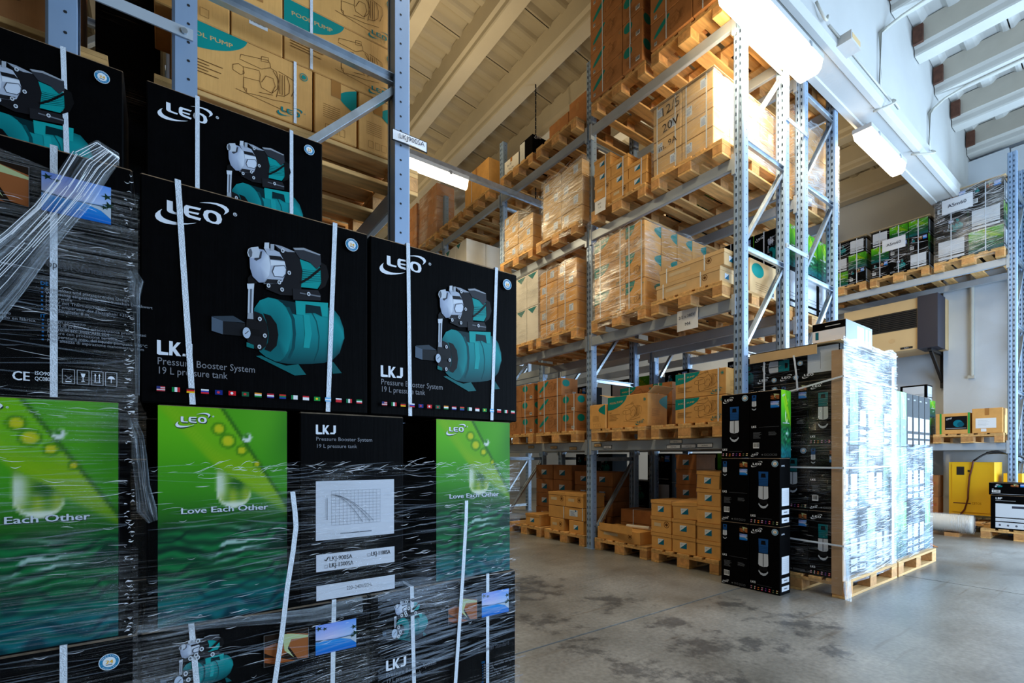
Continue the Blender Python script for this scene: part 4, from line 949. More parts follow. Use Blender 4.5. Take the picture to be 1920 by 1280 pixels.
# ------------------------------------------------------------------ cartons
def strap_mesh(w, d, h, u0, u1, side='f', t=.013):
    """plastic band around a box over front, top, back and bottom; u0 at the bottom, u1 at the top of the front"""
    b = MB(); e = .0045
    a0, a1 = (u0-.5)*w, (u1-.5)*w
    if side == 'f':
        y = -d/2-e
        pts = [((a0, y, 0.001), 'x'), ((a1, y, h+e), 'x'), ((a1, d/2+e, h+e), 'x'), ((a1, d/2+e, .001), 'x')]
        for (p, _), (q, _) in zip(pts[:-1], pts[1:]):
            b.quad((p[0]-t/2, p[1], p[2]), (p[0]+t/2, p[1], p[2]), (q[0]+t/2, q[1], q[2]), (q[0]-t/2, q[1], q[2]))
    return b.me('strap', M_STRAP)
def carton(name, w, d, h, loc, rz, m, label, cat='carton', group=None, prints=(), straps=(), tape=False, flaps=False, lid=False):
    """prints: (art function, key, side); straps: (u_bottom, u_top)"""
    o = ob(name, cbox(w, d, h, m), None, loc, rz)
    tag(o, label, cat, group)
    for fn, key, side in prints:
        fw = w if side == 'f' else d
        me = once((key, side, round(w, 3), round(d, 3), round(h, 3)), lambda: fn(fw, h).face('printed_panel', side, w, d))
        for nm, pm in me: ob(nm, pm, o)
    for (u0, u1) in straps:
        ob('strap', once(('strap', round(w, 3), round(d, 3), round(h, 3), u0, u1), lambda: strap_mesh(w, d, h, u0, u1)), o)
    if tape:
        def mk():
            b = MB(); b.quad((-.024, -d/2-.0012, h*.72), (.024, -d/2-.0012, h*.72), (.024, -d/2-.0012, h), (-.024, -d/2-.0012, h)); b.quad((-.024, -d/2, h+.0012), (.024, -d/2, h+.0012), (.024, d/2, h+.0012), (-.024, d/2, h+.0012))
            b.quad((w/2+.0012, -.024, h*.72), (w/2+.0012, .024, h*.72), (w/2+.0012, .024, h), (w/2+.0012, -.024, h))
            return b.me('packing_tape', M_TAPE)
        ob('packing_tape', once(('tape', w, d, h), mk), o)
    if lid:
        def mk2():
            b = MB(); e = .004
            b.box(-w/2-e, w/2+e, -d/2-e, d/2+e, h-.032, h+.003); return b.me('lid', m)
        ob('lid', once(('lid', w, d, h, m.name), mk2), o)
    return o
ROWN = ['bottom', 'second', 'third', 'fourth', 'fifth', 'sixth', 'seventh', 'eighth']
RZA = -pi/2
NLAB = []
KIND_NAMES = (('pool pump', 'pool_pump_carton'), ('triangle', 'small_lidded_carton'), ('wrapped black', 'submersible_pump_carton'), ('black pump carton', 'submersible_pump_carton'), ('black', 'black_carton'), ('white', 'white_carton'), ('wrapped', 'wrapped_carton'), ('teal', 'teal_marked_carton'), ('long', 'long_carton'))
def stackA(xf, yl, z0, cols, rows, h, d, layers, kind, where, group, m, pr=None, straps=(), gap=.007, tape=False, name='carton', jit=.006, skip=(), side_pr=None, lid=False):
    """cartons facing the aisle (-X). yl: Y of the left (far) edge; cols: widths left to right"""
    out = []
    name = next((v for k, v in KIND_NAMES if k in kind), 'carton')
    cn = {1: [''], 2: ['left ', 'right '], 3: ['left ', 'middle ', 'right ']}.get(len(cols), ['%s ' % s for s in ('first', 'second', 'third', 'fourth', 'fifth', 'sixth')])
    for r in range(rows):
        y = yl
        for c, w in enumerate(cols):
            nl = layers if c == len(cols)-1 else 1
            for l in range(nl):
                if (r, c) in skip: continue
                P = pr(r, c, l) if pr else ()
                if l == 0: lab = '%s, %s row%s, %s' % (kind, ROWN[r], cn[c] and ' '+cn[c].strip(), where)
                else: lab = '%s, %s row %s back, %s' % (kind, ROWN[r], ['', 'second', 'third', 'fourth', 'fifth', 'sixth'][l], where)
                j = RND.uniform(-jit, 0)
                NLAB.append(lab); out.append(carton(name, w-gap, d-gap, h-gap*.6, (xf+d/2+l*d-j*0, y-w/2, z0+r*h), RZA, m, lab, 'carton', group, P, straps, tape, lid=lid))
                out[-1].location.x += RND.uniform(-jit, jit)*.5 if l == 0 else 0
            y -= w
    return out
def film(label, x0, x1, y0, y1, z0, z1, m, wr=.006, n=None, top=False, wavy=0.0, seed=1, sides='wsen', group=None, off=.012, name='stretch_film', ms=None):
    """wrinkled film sleeve round a load"""
    r = random.Random(seed)
    x0 -= off; x1 += off; y0 -= off; y1 += off
    cor = {'w': ((x0, y1), (x0, y0)), 's': ((x0, y0), (x1, y0)), 'e': ((x1, y0), (x1, y1)), 'n': ((x1, y1), (x0, y1))}
    nz = max(6, int((z1-z0)/.05)); V = []; F = []; UV = []; FM = []
    ph = [r.uniform(0, 6.28) for _ in range(8)]
    u = 0.0
    for sd in sides:
        (ax, ay), (bx, by) = cor[sd]; L = sqrt((bx-ax)**2+(by-ay)**2); k = max(4, int(L/.06)); base = len(V)
        nx, ny = (by-ay)/L, -(bx-ax)/L
        nx, ny = -nx, -ny
        if (nx*(ax-(x0+x1)/2)+ny*(ay-(y0+y1)/2)) < 0: nx, ny = -nx, -ny
        for i in range(k+1):
            t = i/k; uu = u+L*t
            ed = min(1, min(t, 1-t)*8)
            zt = z1+wavy*(sin(uu*9+ph[0])+.6*sin(uu*23+ph[1])+.4*r.uniform(-1, 1))
            for j in range(nz+1):
                z = z0+(zt-z0)*j/nz
                q = wr*ed*(sin(uu*5+z*14+ph[2])*.5+sin(uu*11-z*27+ph[3])*.5+r.uniform(-.5, .5))
                V.append((ax+(bx-ax)*t+nx*q, ay+(by-ay)*t+ny*q, z)); UV.append((uu, z))
        for i in range(k):
            for j in range(nz):
                a = base+i*(nz+1)+j; F.append((a, a+nz+1, a+nz+2, a+1)); FM.append((ms or {}).get(sd, 0))
        u += L
    if top:
        i = len(V); V += [(x0, y0, z1), (x1, y0, z1), (x1, y1, z1), (x0, y1, z1)]; UV += [(0, 0), (x1-x0, 0), (x1-x0, y1-y0), (0, y1-y0)]; F.append((i, i+1, i+2, i+3)); FM.append(0)
    o = ob(name, mesh('stretch_film', V, F, m, uvs=UV, smooth=True, fm=FM))
    return tag(o, label, 'stretch film', group)
def glints(parent, sd, x0, x1, y0, y1, z0, z1, n, m, seed, tilt=(.02, .14), ln=(.03, .16), wd=(.0006, .0016), off=.016, name='film_glints'):
    """light painted as diffuse creases lying on the film: thin tapered slivers"""
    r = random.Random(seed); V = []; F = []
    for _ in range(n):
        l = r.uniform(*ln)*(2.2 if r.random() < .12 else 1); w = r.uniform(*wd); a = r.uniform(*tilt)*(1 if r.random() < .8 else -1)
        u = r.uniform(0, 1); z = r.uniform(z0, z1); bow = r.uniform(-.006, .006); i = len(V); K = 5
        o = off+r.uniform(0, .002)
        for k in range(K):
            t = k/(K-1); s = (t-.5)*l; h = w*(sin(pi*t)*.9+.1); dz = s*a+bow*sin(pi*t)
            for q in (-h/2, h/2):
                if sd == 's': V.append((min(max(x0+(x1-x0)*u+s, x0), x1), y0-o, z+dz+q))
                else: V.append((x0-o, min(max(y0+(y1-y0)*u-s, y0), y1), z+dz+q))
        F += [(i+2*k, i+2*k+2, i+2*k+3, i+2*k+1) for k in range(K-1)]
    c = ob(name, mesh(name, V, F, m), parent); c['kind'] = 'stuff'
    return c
def sheet(name, label, cat, c, w, h, rz, m=None, lines=(), tilt=0.0, ink=(30, 34, 60)):
    """paper note hanging flat against something; lines: handwritten text"""
    o = ob(name, None, None, c, rz)
    o.rotation_euler = (0, tilt, rz)
    V = []; F = []; n = 6
    for i in range(n+1):
        for j in range(n+1):
            u, v = i/n, j/n; V.append(((u-.5)*w, -.004-.006*(1-v)*sin(u*pi), v*h))
    F = [(i*(n+1)+j, (i+1)*(n+1)+j, (i+1)*(n+1)+j+1, i*(n+1)+j+1) for i in range(n) for j in range(n)]
    ob('paper', mesh('paper', V, F, m or M_PAPER), o)
    p = Print(w, h)
    for k, (t, x, y, s) in enumerate(lines): p.text(t, x*w, y*h, s*h, ink, rot=.04)
    if lines: ob('handwriting', mesh('handwriting', [(x-w/2, -.0125-k*.0001, y) for x, y, k in p.V], p.F, M_PRINT, cols=p.C), o)
    return tag(o, label, cat)
# ------------------------------------------------------------------ foreground: booster pump cartons on two pallets
F_, Rr, Gr, Sp = (art_front, 'front'), (art_rear, 'rear'), (art_green, 'green'), (art_spec, 'spec')
def pbox(x0, x1, y0, z0, z1, d, art, label, straps=(), group='booster pump cartons'):
    w = x1-x0
    return carton('pump_carton', w, d, z1-z0, ((x0+x1)/2, y0+d/2, z0), 0, M_BLACKC, label, 'carton', group, [(art[0], art[1], 'f')] if art else (), straps)
Z3, Z2, Z1, Z0 = .150, .718, 1.284, 1.854
pallet((.53, 1.93, 0), RZA, 'wooden pallet under the right foreground stack of black cartons', 'foreground pallets')
pallet((-.66, 1.93, 0), RZA, 'wooden pallet under the left foreground stack of black cartons', 'foreground pallets')
pbox(-.045, .523, 1.5, Z3, Z2-.003, .31, Rr, 'black pump carton back face, bottom left of right stack, under film', [(.26, .184), (.80, .816)])
pbox(.530, 1.100, 1.5, Z3, Z2-.003, .31, Rr, 'black pump carton back face, bottom right of right stack, under film', [(.27, .246), (.77, .772)])
pbox(-.012, .290, 1.5, Z2, Z1-.003, .5, Gr, 'green leaf and water drop carton end, left one in right stack')
pbox(.322, .643, 1.5, Z2, Z1-.003, .5, Sp, 'black carton end with white performance chart labels between green ends')
pbox(.760, 1.074, 1.5, Z2, Z1-.003, .5, Gr, 'green leaf and water drop carton end at right edge of right stack')
pbox(-.046, .523, 1.5, Z1, Z0-.003, .31, F_, 'large black carton showing teal pump tank, left of the eye-level pair', [(.191, .135), (.785, .822)])
pbox(.530, 1.107, 1.5, Z1, Z0-.003, .31, F_, 'black carton showing teal pump tank, right of the eye-level pair', [(.233, .22), (.794, .831)])
for (x0, x1, z0, z1, nm) in ((-.045, .523, Z3, Z2, 'bottom left'), (.53, 1.1, Z3, Z2, 'bottom right'), (-.045, .523, Z2, Z1, 'second row left'), (.53, 1.1, Z2, Z1, 'second row right'), (-.045, .523, Z1, Z0, 'third row left')):
    pbox(x0, x1, 2.04, z0, z1-.003, .29, None, 'plain black carton hidden at the back of right stack, %s' % nm)
pbox(-.045, .525, 2.04, Z0, Z0+.566, .29, F_, 'black pump carton on top of the right stack, set back', [(.253, .253), (.794, .794)])
pbox(-.62, -.05, 1.5, Z3, Z2-.003, .31, F_, 'black pump carton with warranty badge, bottom of the left stack', [(.765, .765)])
pbox(-.40, -.085, 1.5, Z2, Z1-.003, .5, Gr, 'green leaf and water drop carton end at far left under film')
pbox(-.72, -.405, 1.5, Z2, Z1-.003, .5, Sp, 'black carton end left of the far left green one')
pbox(-.63, -.06, 1.5, Z1, Z0-.003, .31, Rr, 'black carton with beach photograph and text at far left under film', [(.754, .754)])
for (z0, z1, nm) in ((Z3, Z2, 'bottom'), (Z2, Z1, 'second row'), (Z1, Z0, 'third row')):
    pbox(-.675, -.105, 2.04, z0, z1-.003, .29, None, 'plain black carton hidden at the back of left stack, %s' % nm)
pbox(-.675, -.105, 2.04, Z0, Z0+.566, .29, F_, 'black pump carton on top of the left stack, set back', [(.769, .743)])
fR = film('clear stretch film round the lower half of the right foreground stack', -.05, 1.105, 1.5, 2.34, .15, 1.125, M_FILM, .003, wavy=.008, seed=3, sides='wse', off=.009)
fL = film('clear stretch film round the left foreground stack', -.64, -.058, 1.5, 2.34, .15, 1.80, M_FILM, .003, wavy=.012, seed=5, sides='wse', off=.009)
glints(fR, 's', -.03, 1.09, 1.5, 2.3, .45, 1.13, 300, M_GLINT2, 101, wd=(.001, .005), ln=(.06, .3)); glints(fR, 's', -.03, 1.09, 1.5, 2.3, .45, 1.12, 150, M_GLINT1, 102, ln=(.01, .06), wd=(.0006, .0016)); glints(fR, 's', -.03, 1.09, 1.5, 2.3, 1.105, 1.135, 90, M_GLINT1, 104, ln=(.01, .04), tilt=(0, .5))
glints(fR, 's', .55, 1.09, 1.5, 2.3, .42, .75, 160, M_GLINT2, 105, wd=(.003, .010), ln=(.08, .3)); glints(fR, 's', .35, 1.09, 1.5, 2.3, .45, 1.05, 130, M_GLINT1, 106, ln=(.01, .05), wd=(.0008, .002))
glints(fL, 's', -.45, -.07, 1.5, 2.3, .5, 1.72, 130, M_GLINT2, 111, wd=(.001, .004), ln=(.06, .3), tilt=(-.12, .12)); glints(fL, 's', -.45, -.07, 1.5, 2.3, .5, 1.75, 100, M_GLINT1, 112, ln=(.01, .06), wd=(.0006, .0014), tilt=(-.15, .1))
glints(fL, 's', -.075, -.055, 1.5, 2.3, .72, 1.84, 120, M_GLINT1, 113, ln=(.004, .012), wd=(.001, .003))
def ribbon(name, label, path, widths, pleats, amp, m, seed=2, cat='stretch film'):
    """bunched pleated film along a path in front of the cartons"""
    r = random.Random(seed); V = []; F = []; UV = []; n = pleats*4
    P = [np.array(p, float) for p in path]; ph = [r.uniform(-1, 1) for _ in range(n+1)]
    for i, p in enumerate(P):
        d = P[min(i+1, len(P)-1)]-P[max(i-1, 0)]; d /= np.linalg.norm(d)
        a = np.cross(d, (0, -1.0, 0)); a /= np.linalg.norm(a)
        for k in range(n+1):
            t = k/n-.5
            q = p+a*widths[i]*t+np.array((0, -1, 0))*amp*(abs(sin(k*pi/4+ph[k]*.5))*(.6+.4*ph[k])+.15*sin(i*1.3+k))
            V.append(tuple(q)); UV.append((k/n, i*.1))
    for i in range(len(P)-1):
        for k in range(n):
            c = i*(n+1)+k; F.append((c, c+1, c+n+2, c+n+1))
    o = ob(name, mesh(name, V, F, m, uvs=UV, smooth=True)); return tag(o, label, cat)
pth = [(-.085, 1.50, 1.862), (-.105, 1.478, 1.862), (-.135, 1.474, 1.82), (-.165, 1.474, 1.75), (-.20, 1.474, 1.68), (-.24, 1.474, 1.61), (-.285, 1.475, 1.535), (-.34, 1.476, 1.45), (-.42, 1.478, 1.33), (-.5, 1.48, 1.24)]
tail = ribbon('bunched_film_tail', 'bunched shiny film tail pulled diagonally across the left stack', pth, [.03, .06, .075, .075, .07, .08, .10, .12, .14, .16], 9, .012, M_FILMT)
b = MB(); wv = [.03, .06, .075, .075, .07, .08, .10, .12, .14, .16]
for k in range(26):      # highlights painted as thin white strands along the tail
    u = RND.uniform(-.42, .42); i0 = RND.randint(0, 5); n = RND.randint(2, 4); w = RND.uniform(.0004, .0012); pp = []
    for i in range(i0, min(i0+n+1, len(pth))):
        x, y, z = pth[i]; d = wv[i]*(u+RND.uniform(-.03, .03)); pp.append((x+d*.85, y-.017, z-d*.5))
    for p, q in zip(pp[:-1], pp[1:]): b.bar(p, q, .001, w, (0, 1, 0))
c = b.build('film_tail_glints', M_GLINT1, tail); c['kind'] = 'stuff'
pth = [(-.062, 1.49, 1.24), (-.05, 1.485, 1.2), (-.046, 1.485, 1.15), (-.04, 1.486, 1.08), (-.032, 1.488, 1.02), (-.02, 1.49, .99)]
ribbon('torn_film_strip', 'torn twisted film strip hanging between the two foreground stacks', pth, [.02, .025, .03, .028, .04, .02], 4, .012, M_FILMT, 8)
pth = [(-.05, 1.49, .728), (.02, 1.484, .722), (.12, 1.482, .712), (.24, 1.482, .70), (.36, 1.482, .69), (.5, 1.482, .695)]
ribbon('film_band', 'whitish gathered film band across the foot of the right stack', pth, [.02, .02, .024, .03, .04, .05], 3, .006, M_FILMT, 4)
pth = [(-.062, 1.488, 1.60), (-.052, 1.482, 1.575), (-.056, 1.48, 1.54), (-.052, 1.484, 1.5), (-.05, 1.488, 1.40), (-.05, 1.49, 1.3)]
ribbon('crumpled_film_edge', 'crumpled film along the right edge of the left stack', pth, [.02, .03, .025, .014, .010, .008], 4, .01, M_FILMT, 9)
def loose_strap(label, P, t=.013):
    V = []; F = []
    for i, (x, y, z) in enumerate(P): V += [(x-t/2, y, z), (x+t/2, y, z), (x+t/2, y+.0008, z), (x-t/2, y+.0008, z)]
    for i in range(len(P)-1):
        a = 4*i
        for k in range(4): F.append((a+k, a+(k+1) % 4, a+4+(k+1) % 4, a+4+k))
    return tag(ob('loose_strap', mesh('loose_strap', V, F, M_STRAP)), label, 'strap')
loose_strap('loose white strap curving down beside the left green carton end', [(.300, 1.483, 1.05), (.306, 1.480, .99), (.308, 1.478, .95), (.300, 1.478, .88), (.285, 1.478, .78), (.272, 1.478, .66), (.25, 1.478, .50), (.235, 1.478, .40)])
loose_strap('loose white strap slanting across the right green carton end', [(.872, 1.482, .995), (.868, 1.478, .93), (.856, 1.478, .75), (.840, 1.478, .55), (.825, 1.478, .36)])

# ------------------------------------------------------------------ foreground rack: brown pool pump cartons seen from the end
Pf = lambda k='f': (art_pool, 'pool', k)
zb = 2.62
pallet((.57, 2.93, zb), RZA, 'pallet under the pool pump cartons, nearest on foreground rack')
pallet((.57, 3.79, zb), RZA, 'pallet second from the end on the foreground rack')
zz = zb+PH
def bcart(x0, x1, y0, z0, h, lab, prints, d=.30, straps=(), m=None, tape=False):
    return carton('carton', x1-x0, d, h, ((x0+x1)/2, y0+d/2, z0), 0, m or M_CARD, lab, 'carton', 'cartons on foreground rack', prints, straps, tape)
bcart(.03, .60, 2.52, zz, .295, 'brown pool pump carton with line drawing, resting on foreground rack pallet', [Pf()], straps=[(.13, .13), (.86, .86)])
bcart(.61, .82, 2.52, zz, .295, 'brown carton end with teal tip beside the lower pool pump carton', [(art_pool_side, 'pools', 'f')], tape=True)
bcart(.83, 1.04, 2.52, zz, .295, 'brown carton end nearest the foreground rack upright', [(art_pool_side, 'pools', 'f')], tape=True)
bcart(-.03, .245, 2.52, zz+.297, .295, 'brown carton end with printed handling marks, second layer left', [(art_pool_side, 'pools', 'f')])
bcart(.25, .465, 2.52, zz+.297, .295, 'plain brown carton end with barcode, second layer', [(lambda w, h: (lambda p: (p.barcode(.34*w, .3*h, .36*w, .22*h), p)[1])(Print(w, h)), 'bar', 'f')], tape=True)
bcart(.47, 1.04, 2.52, zz+.297, .295, 'brown pool pump carton of second layer with white strap', [Pf()], straps=[(.22, .22)])
bcart(-.1, .46, 2.52, zz+.594, .295, 'brown pool pump carton of third layer, left', [Pf()], straps=[(.8, .8)])
bcart(.47, 1.04, 2.52, zz+.594, .295, 'brown pool pump carton of third layer, right', [Pf()], straps=[(.22, .22)])
for k in range(3): bcart(.03, 1.04, 2.86+.0, zz+.297*k, .295, 'brown carton behind the pool pump cartons, %s layer' % ROWN[k], (), d=.42)
# cartons stacked on the far-left rack
pallet((-.78, 2.93, zb), RZA, 'pallet on the far-left rack above the black cartons')
for k in range(3):
    bcart(-.98, -.30, 2.55, zz+.28*k, .278, 'dark brown carton on far-left rack, %s layer' % ROWN[k], [(art_blob, 'blob', 'f')], d=.6, m=M_CARDD)
for k in range(6):
    carton('pump_carton', .24, .30, .566, (-.13, 3.05, .57*k), 0, M_BLACKC, 'wrapped black carton in the rack gap, %s from floor' % ROWN[k], 'carton', 'black cartons in the rack gap')
film('blue-sheened film round the tall black cartons in the rack gap', -.25, -.01, 2.9, 3.2, .1, 3.4, M_FILM, .006, seed=12, sides='ws')
t = sheet('hanging_tag', 'white hanging tag with handwritten LKJ900SA on the foreground upright', 'tag', (1.035, 2.335, 2.755), .185, .05, 0.0, lines=[('LKJ900SA', .16, .24, .7)], tilt=.0)
b = MB(); b.box(-.096, .096, -.003, .001, -.004, .0); b.box(-.096, .096, -.003, .001, .05, .054); b.box(-.097, -.093, -.003, .001, -.004, .054); b.box(.093, .097, -.003, .001, -.004, .054); b.build('frame', M_BLACK, t)

# ------------------------------------------------------------------ main rack, aisle side
XF = 4.2; XP = 4.78
NEAR, FAR, NEAR2, FAR2 = (2.48, 3.28), (3.36, 4.16), (4.42, 5.22), (5.30, 6.10)
PNAMES = {}
def rp(level, yr, lab, x=XP): return pallet((x, (yr[0]+yr[1])/2, LV[level]), RZA, lab)
lvn = ['first shelf', 'second shelf', 'third shelf', 'top shelf']
for l in range(4):
    for yr, nm in ((NEAR, 'near pallet'), (FAR, 'far pallet')): rp(l, yr, '%s of the near bay on the %s of the aisle rack' % (nm, lvn[l]))
    for yr, nm in ((NEAR2, 'near pallet'), (FAR2, 'far pallet')): rp(l, yr, '%s of the second bay on the %s of the aisle rack' % (nm, lvn[l]))
Z = [v+PH for v in LV]
pool = lambda r, c, l: [Pf(), (art_pool_side, 'pools', 'r')]
blob = lambda r, c, l: [((art_blob, 'blob', 'f') if c == 0 else (art_blob_side, 'blobs', 'f')), (art_blob_side, 'blobs', 'r')]
# first shelf
stackA(XF, 3.0, Z[0], [.55], 2, .25, .30, 1, 'strapped pool pump carton', 'pair beside the tall upright, first shelf', 'pool pump cartons on first shelf', M_CARD, pool, [(.2, .2), (.86, .86)])
o = stackA(XF, 3.92, Z[0], [.58], 1, .36, .34, 1, 'open pool pump carton with raised flaps', 'first shelf', 'pool pump cartons on first shelf', M_CARD, pool)[0]
for sx, ang in ((-1, .5), (1, .9)):
    b = MB(); b.bar((sx*.29, 0, .36), (sx*(.29+.14*cos(ang)), 0, .36+.14*sin(ang)*.6), .33, .004, (0, 0, 1)); b.build('flap', M_CARD2, o)
stackA(XF-.02, 4.19, Z[0], [.26], 1, .29, .34, 1, 'brown carton end left of the open carton', 'first shelf', 'pool pump cartons on first shelf', M_CARD, lambda r, c, l: [(art_pool_side, 'pools', 'f')], name='carton')
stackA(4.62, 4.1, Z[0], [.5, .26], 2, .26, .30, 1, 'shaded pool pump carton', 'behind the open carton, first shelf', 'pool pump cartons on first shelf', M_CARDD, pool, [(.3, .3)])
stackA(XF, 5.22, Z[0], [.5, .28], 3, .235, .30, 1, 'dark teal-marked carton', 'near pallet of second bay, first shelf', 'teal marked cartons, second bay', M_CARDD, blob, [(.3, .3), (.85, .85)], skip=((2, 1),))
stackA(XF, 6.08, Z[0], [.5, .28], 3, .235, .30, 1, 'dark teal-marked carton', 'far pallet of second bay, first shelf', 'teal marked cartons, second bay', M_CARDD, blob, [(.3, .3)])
# second shelf
lb = stackA(XF, 3.23, Z[1], [.72], 2, .15, .24, 1, 'long flat carton with round stamp', 'pair on second shelf', 'long cartons on second shelf', M_CARD2, lambda r, c, l: [(art_round, 'round', 'f'), (art_tri, 'tri', 'r')], [(.12, .12), (.72, .72)], lid=True)
lb[1].location.y += -.04
carton('carton', .40, .55, .36, (5.02, 2.72, Z[1]), RZA, M_CARD2, 'bulging pale carton with teal tip behind the long flat cartons', 'carton', None, [(art_blob_side, 'blobs', 'f'), (art_blob_side, 'blobs', 'r')])
stackA(4.5, 3.2, Z[1], [.30, .30], 1, .3, .24, 1, 'brown carton', 'tucked behind the long flat cartons, second shelf', 'long cartons on second shelf', M_CARD, None)
stackA(XF, 4.13, Z[1], [.48, .27], 3, .31, .29, 4, 'wrapped pool pump carton', 'second shelf load left of long cartons', 'wrapped pool pump cartons', M_CARD, pool, [(.2, .2), (.85, .85)])
f = film('clear film round the pool pump cartons on the second shelf', XF, XF+1.16, 3.38, 4.13, Z[1]-.10, Z[1]+.94, M_FILMB, .012, seed=21, sides='ws', wavy=.01)
glints(f, 'w', XF, 0, 3.38, 4.13, Z[1]-.05, Z[1]+.92, 160, M_GLINT1, 121, tilt=(.1, .45), ln=(.05, .2), wd=(.001, .004), off=.028); glints(f, 's', XF, XF+1.1, 3.38, 0, Z[1], Z[1]+.92, 120, M_GLINT1, 122, tilt=(.0, .3), ln=(.05, .2), wd=(.001, .003), off=.028)
def lab_pr(r, c, l): return [(art_label, 'label', 'f'), (art_label, 'label', 'r')] if (r+c+l) % 2 == 0 else [((lambda w, h: art_label(w, h, .12)), 'label2', 'f')]
stackA(XF, 5.16, Z[1], [.36, .37], 5, .175, .30, 1, 'wrapped labelled carton', 'brown load just past upright, second shelf', 'wrapped labelled cartons', M_CARD, lab_pr, [(.4, .4)])
f = film('shiny film round the brown load on second shelf beyond the aisle upright', XF, XF+1.1, 4.43, 5.16, Z[1]-.1, Z[1]+.90, M_FILMB, .014, seed=22, sides='ws', wavy=.012)
glints(f, 'w', XF, 0, 4.43, 5.16, Z[1], Z[1]+.88, 130, M_GLINT1, 123, tilt=(.0, .3), ln=(.05, .2), wd=(.001, .005), off=.03)
stackA(XF, 5.98, Z[1], [.26, .26, .26], 2, .48, .35, 1, 'tall white carton', 'white wrapped load on second shelf', 'white cartons on second shelf', M_WHITEC, lambda r, c, l: [((lambda w, h: (lambda p: (p.poly([(.1*w, .97*h), (.9*w, .97*h), (.5*w, .8*h)], (40, 120, 120)), p)[1])(Print(w, h))), 'wtri', 'f')])
film('hazy film round the white cartons on the second shelf', XF, XF+.75, 5.2, 5.98, Z[1]-.1, Z[1]+.97, M_FILMB, .01, seed=23, sides='ws')
# third shelf
s3 = stackA(XF, 3.27, Z[2], [.345, .345], 4, .18, .29, 4, 'pale labelled carton', 'wrapped load under the big lamp', 'pale cartons under the lamp', M_CARD2, lab_pr, [(.15, .15), (.8, .8)])
for idx, (txt, x, y, sz) in {}.items(): pass
def scribble(o, w, d, h, txt, x, y, size):
    p = Print(w, h); p.text(txt, x*w, y*h, size*h, (52, 36, 26), rot=.08)
    ob('handwriting', mesh('handwriting', [(a-w/2, -d/2-.004-k*.0001, c) for a, c, k in p.V], p.F, M_PRINT, cols=p.C), o)
front3 = [o for o in s3 if abs(o.location.x-(XF+.145)) < .05]
for o in front3:
    r = round((o.location.z-Z[2])/.18); left = o.location.y > 2.95
    if left and r == 3: scribble(o, .341, .286, .178, '12/5', .28, .2, .75)
    if left and r == 2: scribble(o, .341, .286, .178, '20V', .35, .25, .7)
    if left and r == 1: scribble(o, .341, .286, .178, 'm. 9A', .22, .3, .5)
f = film('bright shiny film round the pale cartons under the big lamp', XF, XF+1.17, 2.58, 3.27, Z[2]-.1, Z[2]+.72, [M_FILMB, M_FILMH], .012, seed=31, sides='ws', wavy=.01, ms={'s': 1})
glints(f, 's', XF, XF+1.1, 2.58, 0, Z[2], Z[2]+.7, 160, M_GLINT1, 124, tilt=(.0, .3), ln=(.05, .25), wd=(.001, .005), off=.028); glints(f, 'w', XF, 0, 2.58, 2.9, Z[2]-.08, Z[2]+.5, 40, M_GLINT1, 125, tilt=(.0, .6), ln=(.02, .1), off=.028)
b = MB(); b.box(-.6, .62, -.37, .37, 0, .006); tag(b.build('cardboard_sheet', M_CARD2, None, loc=(XF+.58, 2.93, Z[2]+.722)), 'flat cardboard sheet on top of the wrapped load under the lamp', 'cardboard sheet')
tri = lambda r, c, l: [(art_tri, 'tri', 'f')] if (r+c) % 3 != 1 else [(art_round, 'round', 'f')]
stackA(XF, 4.13, Z[2], [.26, .26, .26], 4, .148, .36, 1, 'small triangle-label carton', 'stepped stack on third shelf', 'small triangle-label cartons', M_CARD, tri, [(.72, .72)], skip=((3, 2), (2, 2), (3, 1)), lid=True)
stackA(XF+.38, 4.13, Z[2], [.26, .26, .26], 4, .148, .36, 1, 'small shaded carton', 'back of stepped stack, third shelf', 'small triangle-label cartons', M_CARD, tri, (), skip=((3, 2),), lid=True)
stackA(XF, 5.10, Z[2], [.38, .38], 4, .19, .30, 1, 'film-wrapped carton', 'tall glaring load past upright, third shelf', 'wrapped cartons third shelf', M_CARD2, lab_pr)
f = film('glaring film round the tall load on the third shelf, second bay', XF, XF+.95, 4.33, 5.10, Z[2]-.1, Z[2]+.78, M_FILMB, .016, seed=32, sides='ws', wavy=.01)
glints(f, 'w', XF, 0, 4.33, 5.1, Z[2], Z[2]+.76, 190, M_GLINT1, 126, tilt=(.1, .4), ln=(.04, .2), wd=(.002, .007), off=.03)
stackA(XF, 6.02, Z[2], [.35, .35], 4, .165, .30, 1, 'film-wrapped carton', 'stepped glaring load, third shelf', 'wrapped cartons third shelf', M_CARD2, lab_pr, skip=((3, 1),))
f = film('glaring film round the stepped load on the third shelf', XF, XF+.75, 5.32, 6.02, Z[2]-.1, Z[2]+.62, M_FILMB, .016, seed=33, sides='ws', wavy=.01)
glints(f, 'w', XF, 0, 5.32, 6.02, Z[2], Z[2]+.6, 120, M_GLINT1, 127, tilt=(.1, .4), ln=(.04, .2), wd=(.002, .007), off=.03)
pallet((XP, 7.55, LV[2]), RZA, 'pallet under the white wrapped cartons on the third shelf, third bay')
stackA(XF, 7.93, Z[2], [.39, .39], 2, .40, .40, 2, 'large white carton', 'white load on distant third shelf', 'white cartons third bay', M_WHITEC, lambda r, c, l: [((lambda w, h: (lambda p: (p.poly([(.1*w, .97*h), (.5*w, .97*h), (.3*w, .75*h)], (40, 120, 120)), p)[1])(Print(w, h))), 'wtri2', 'f')])
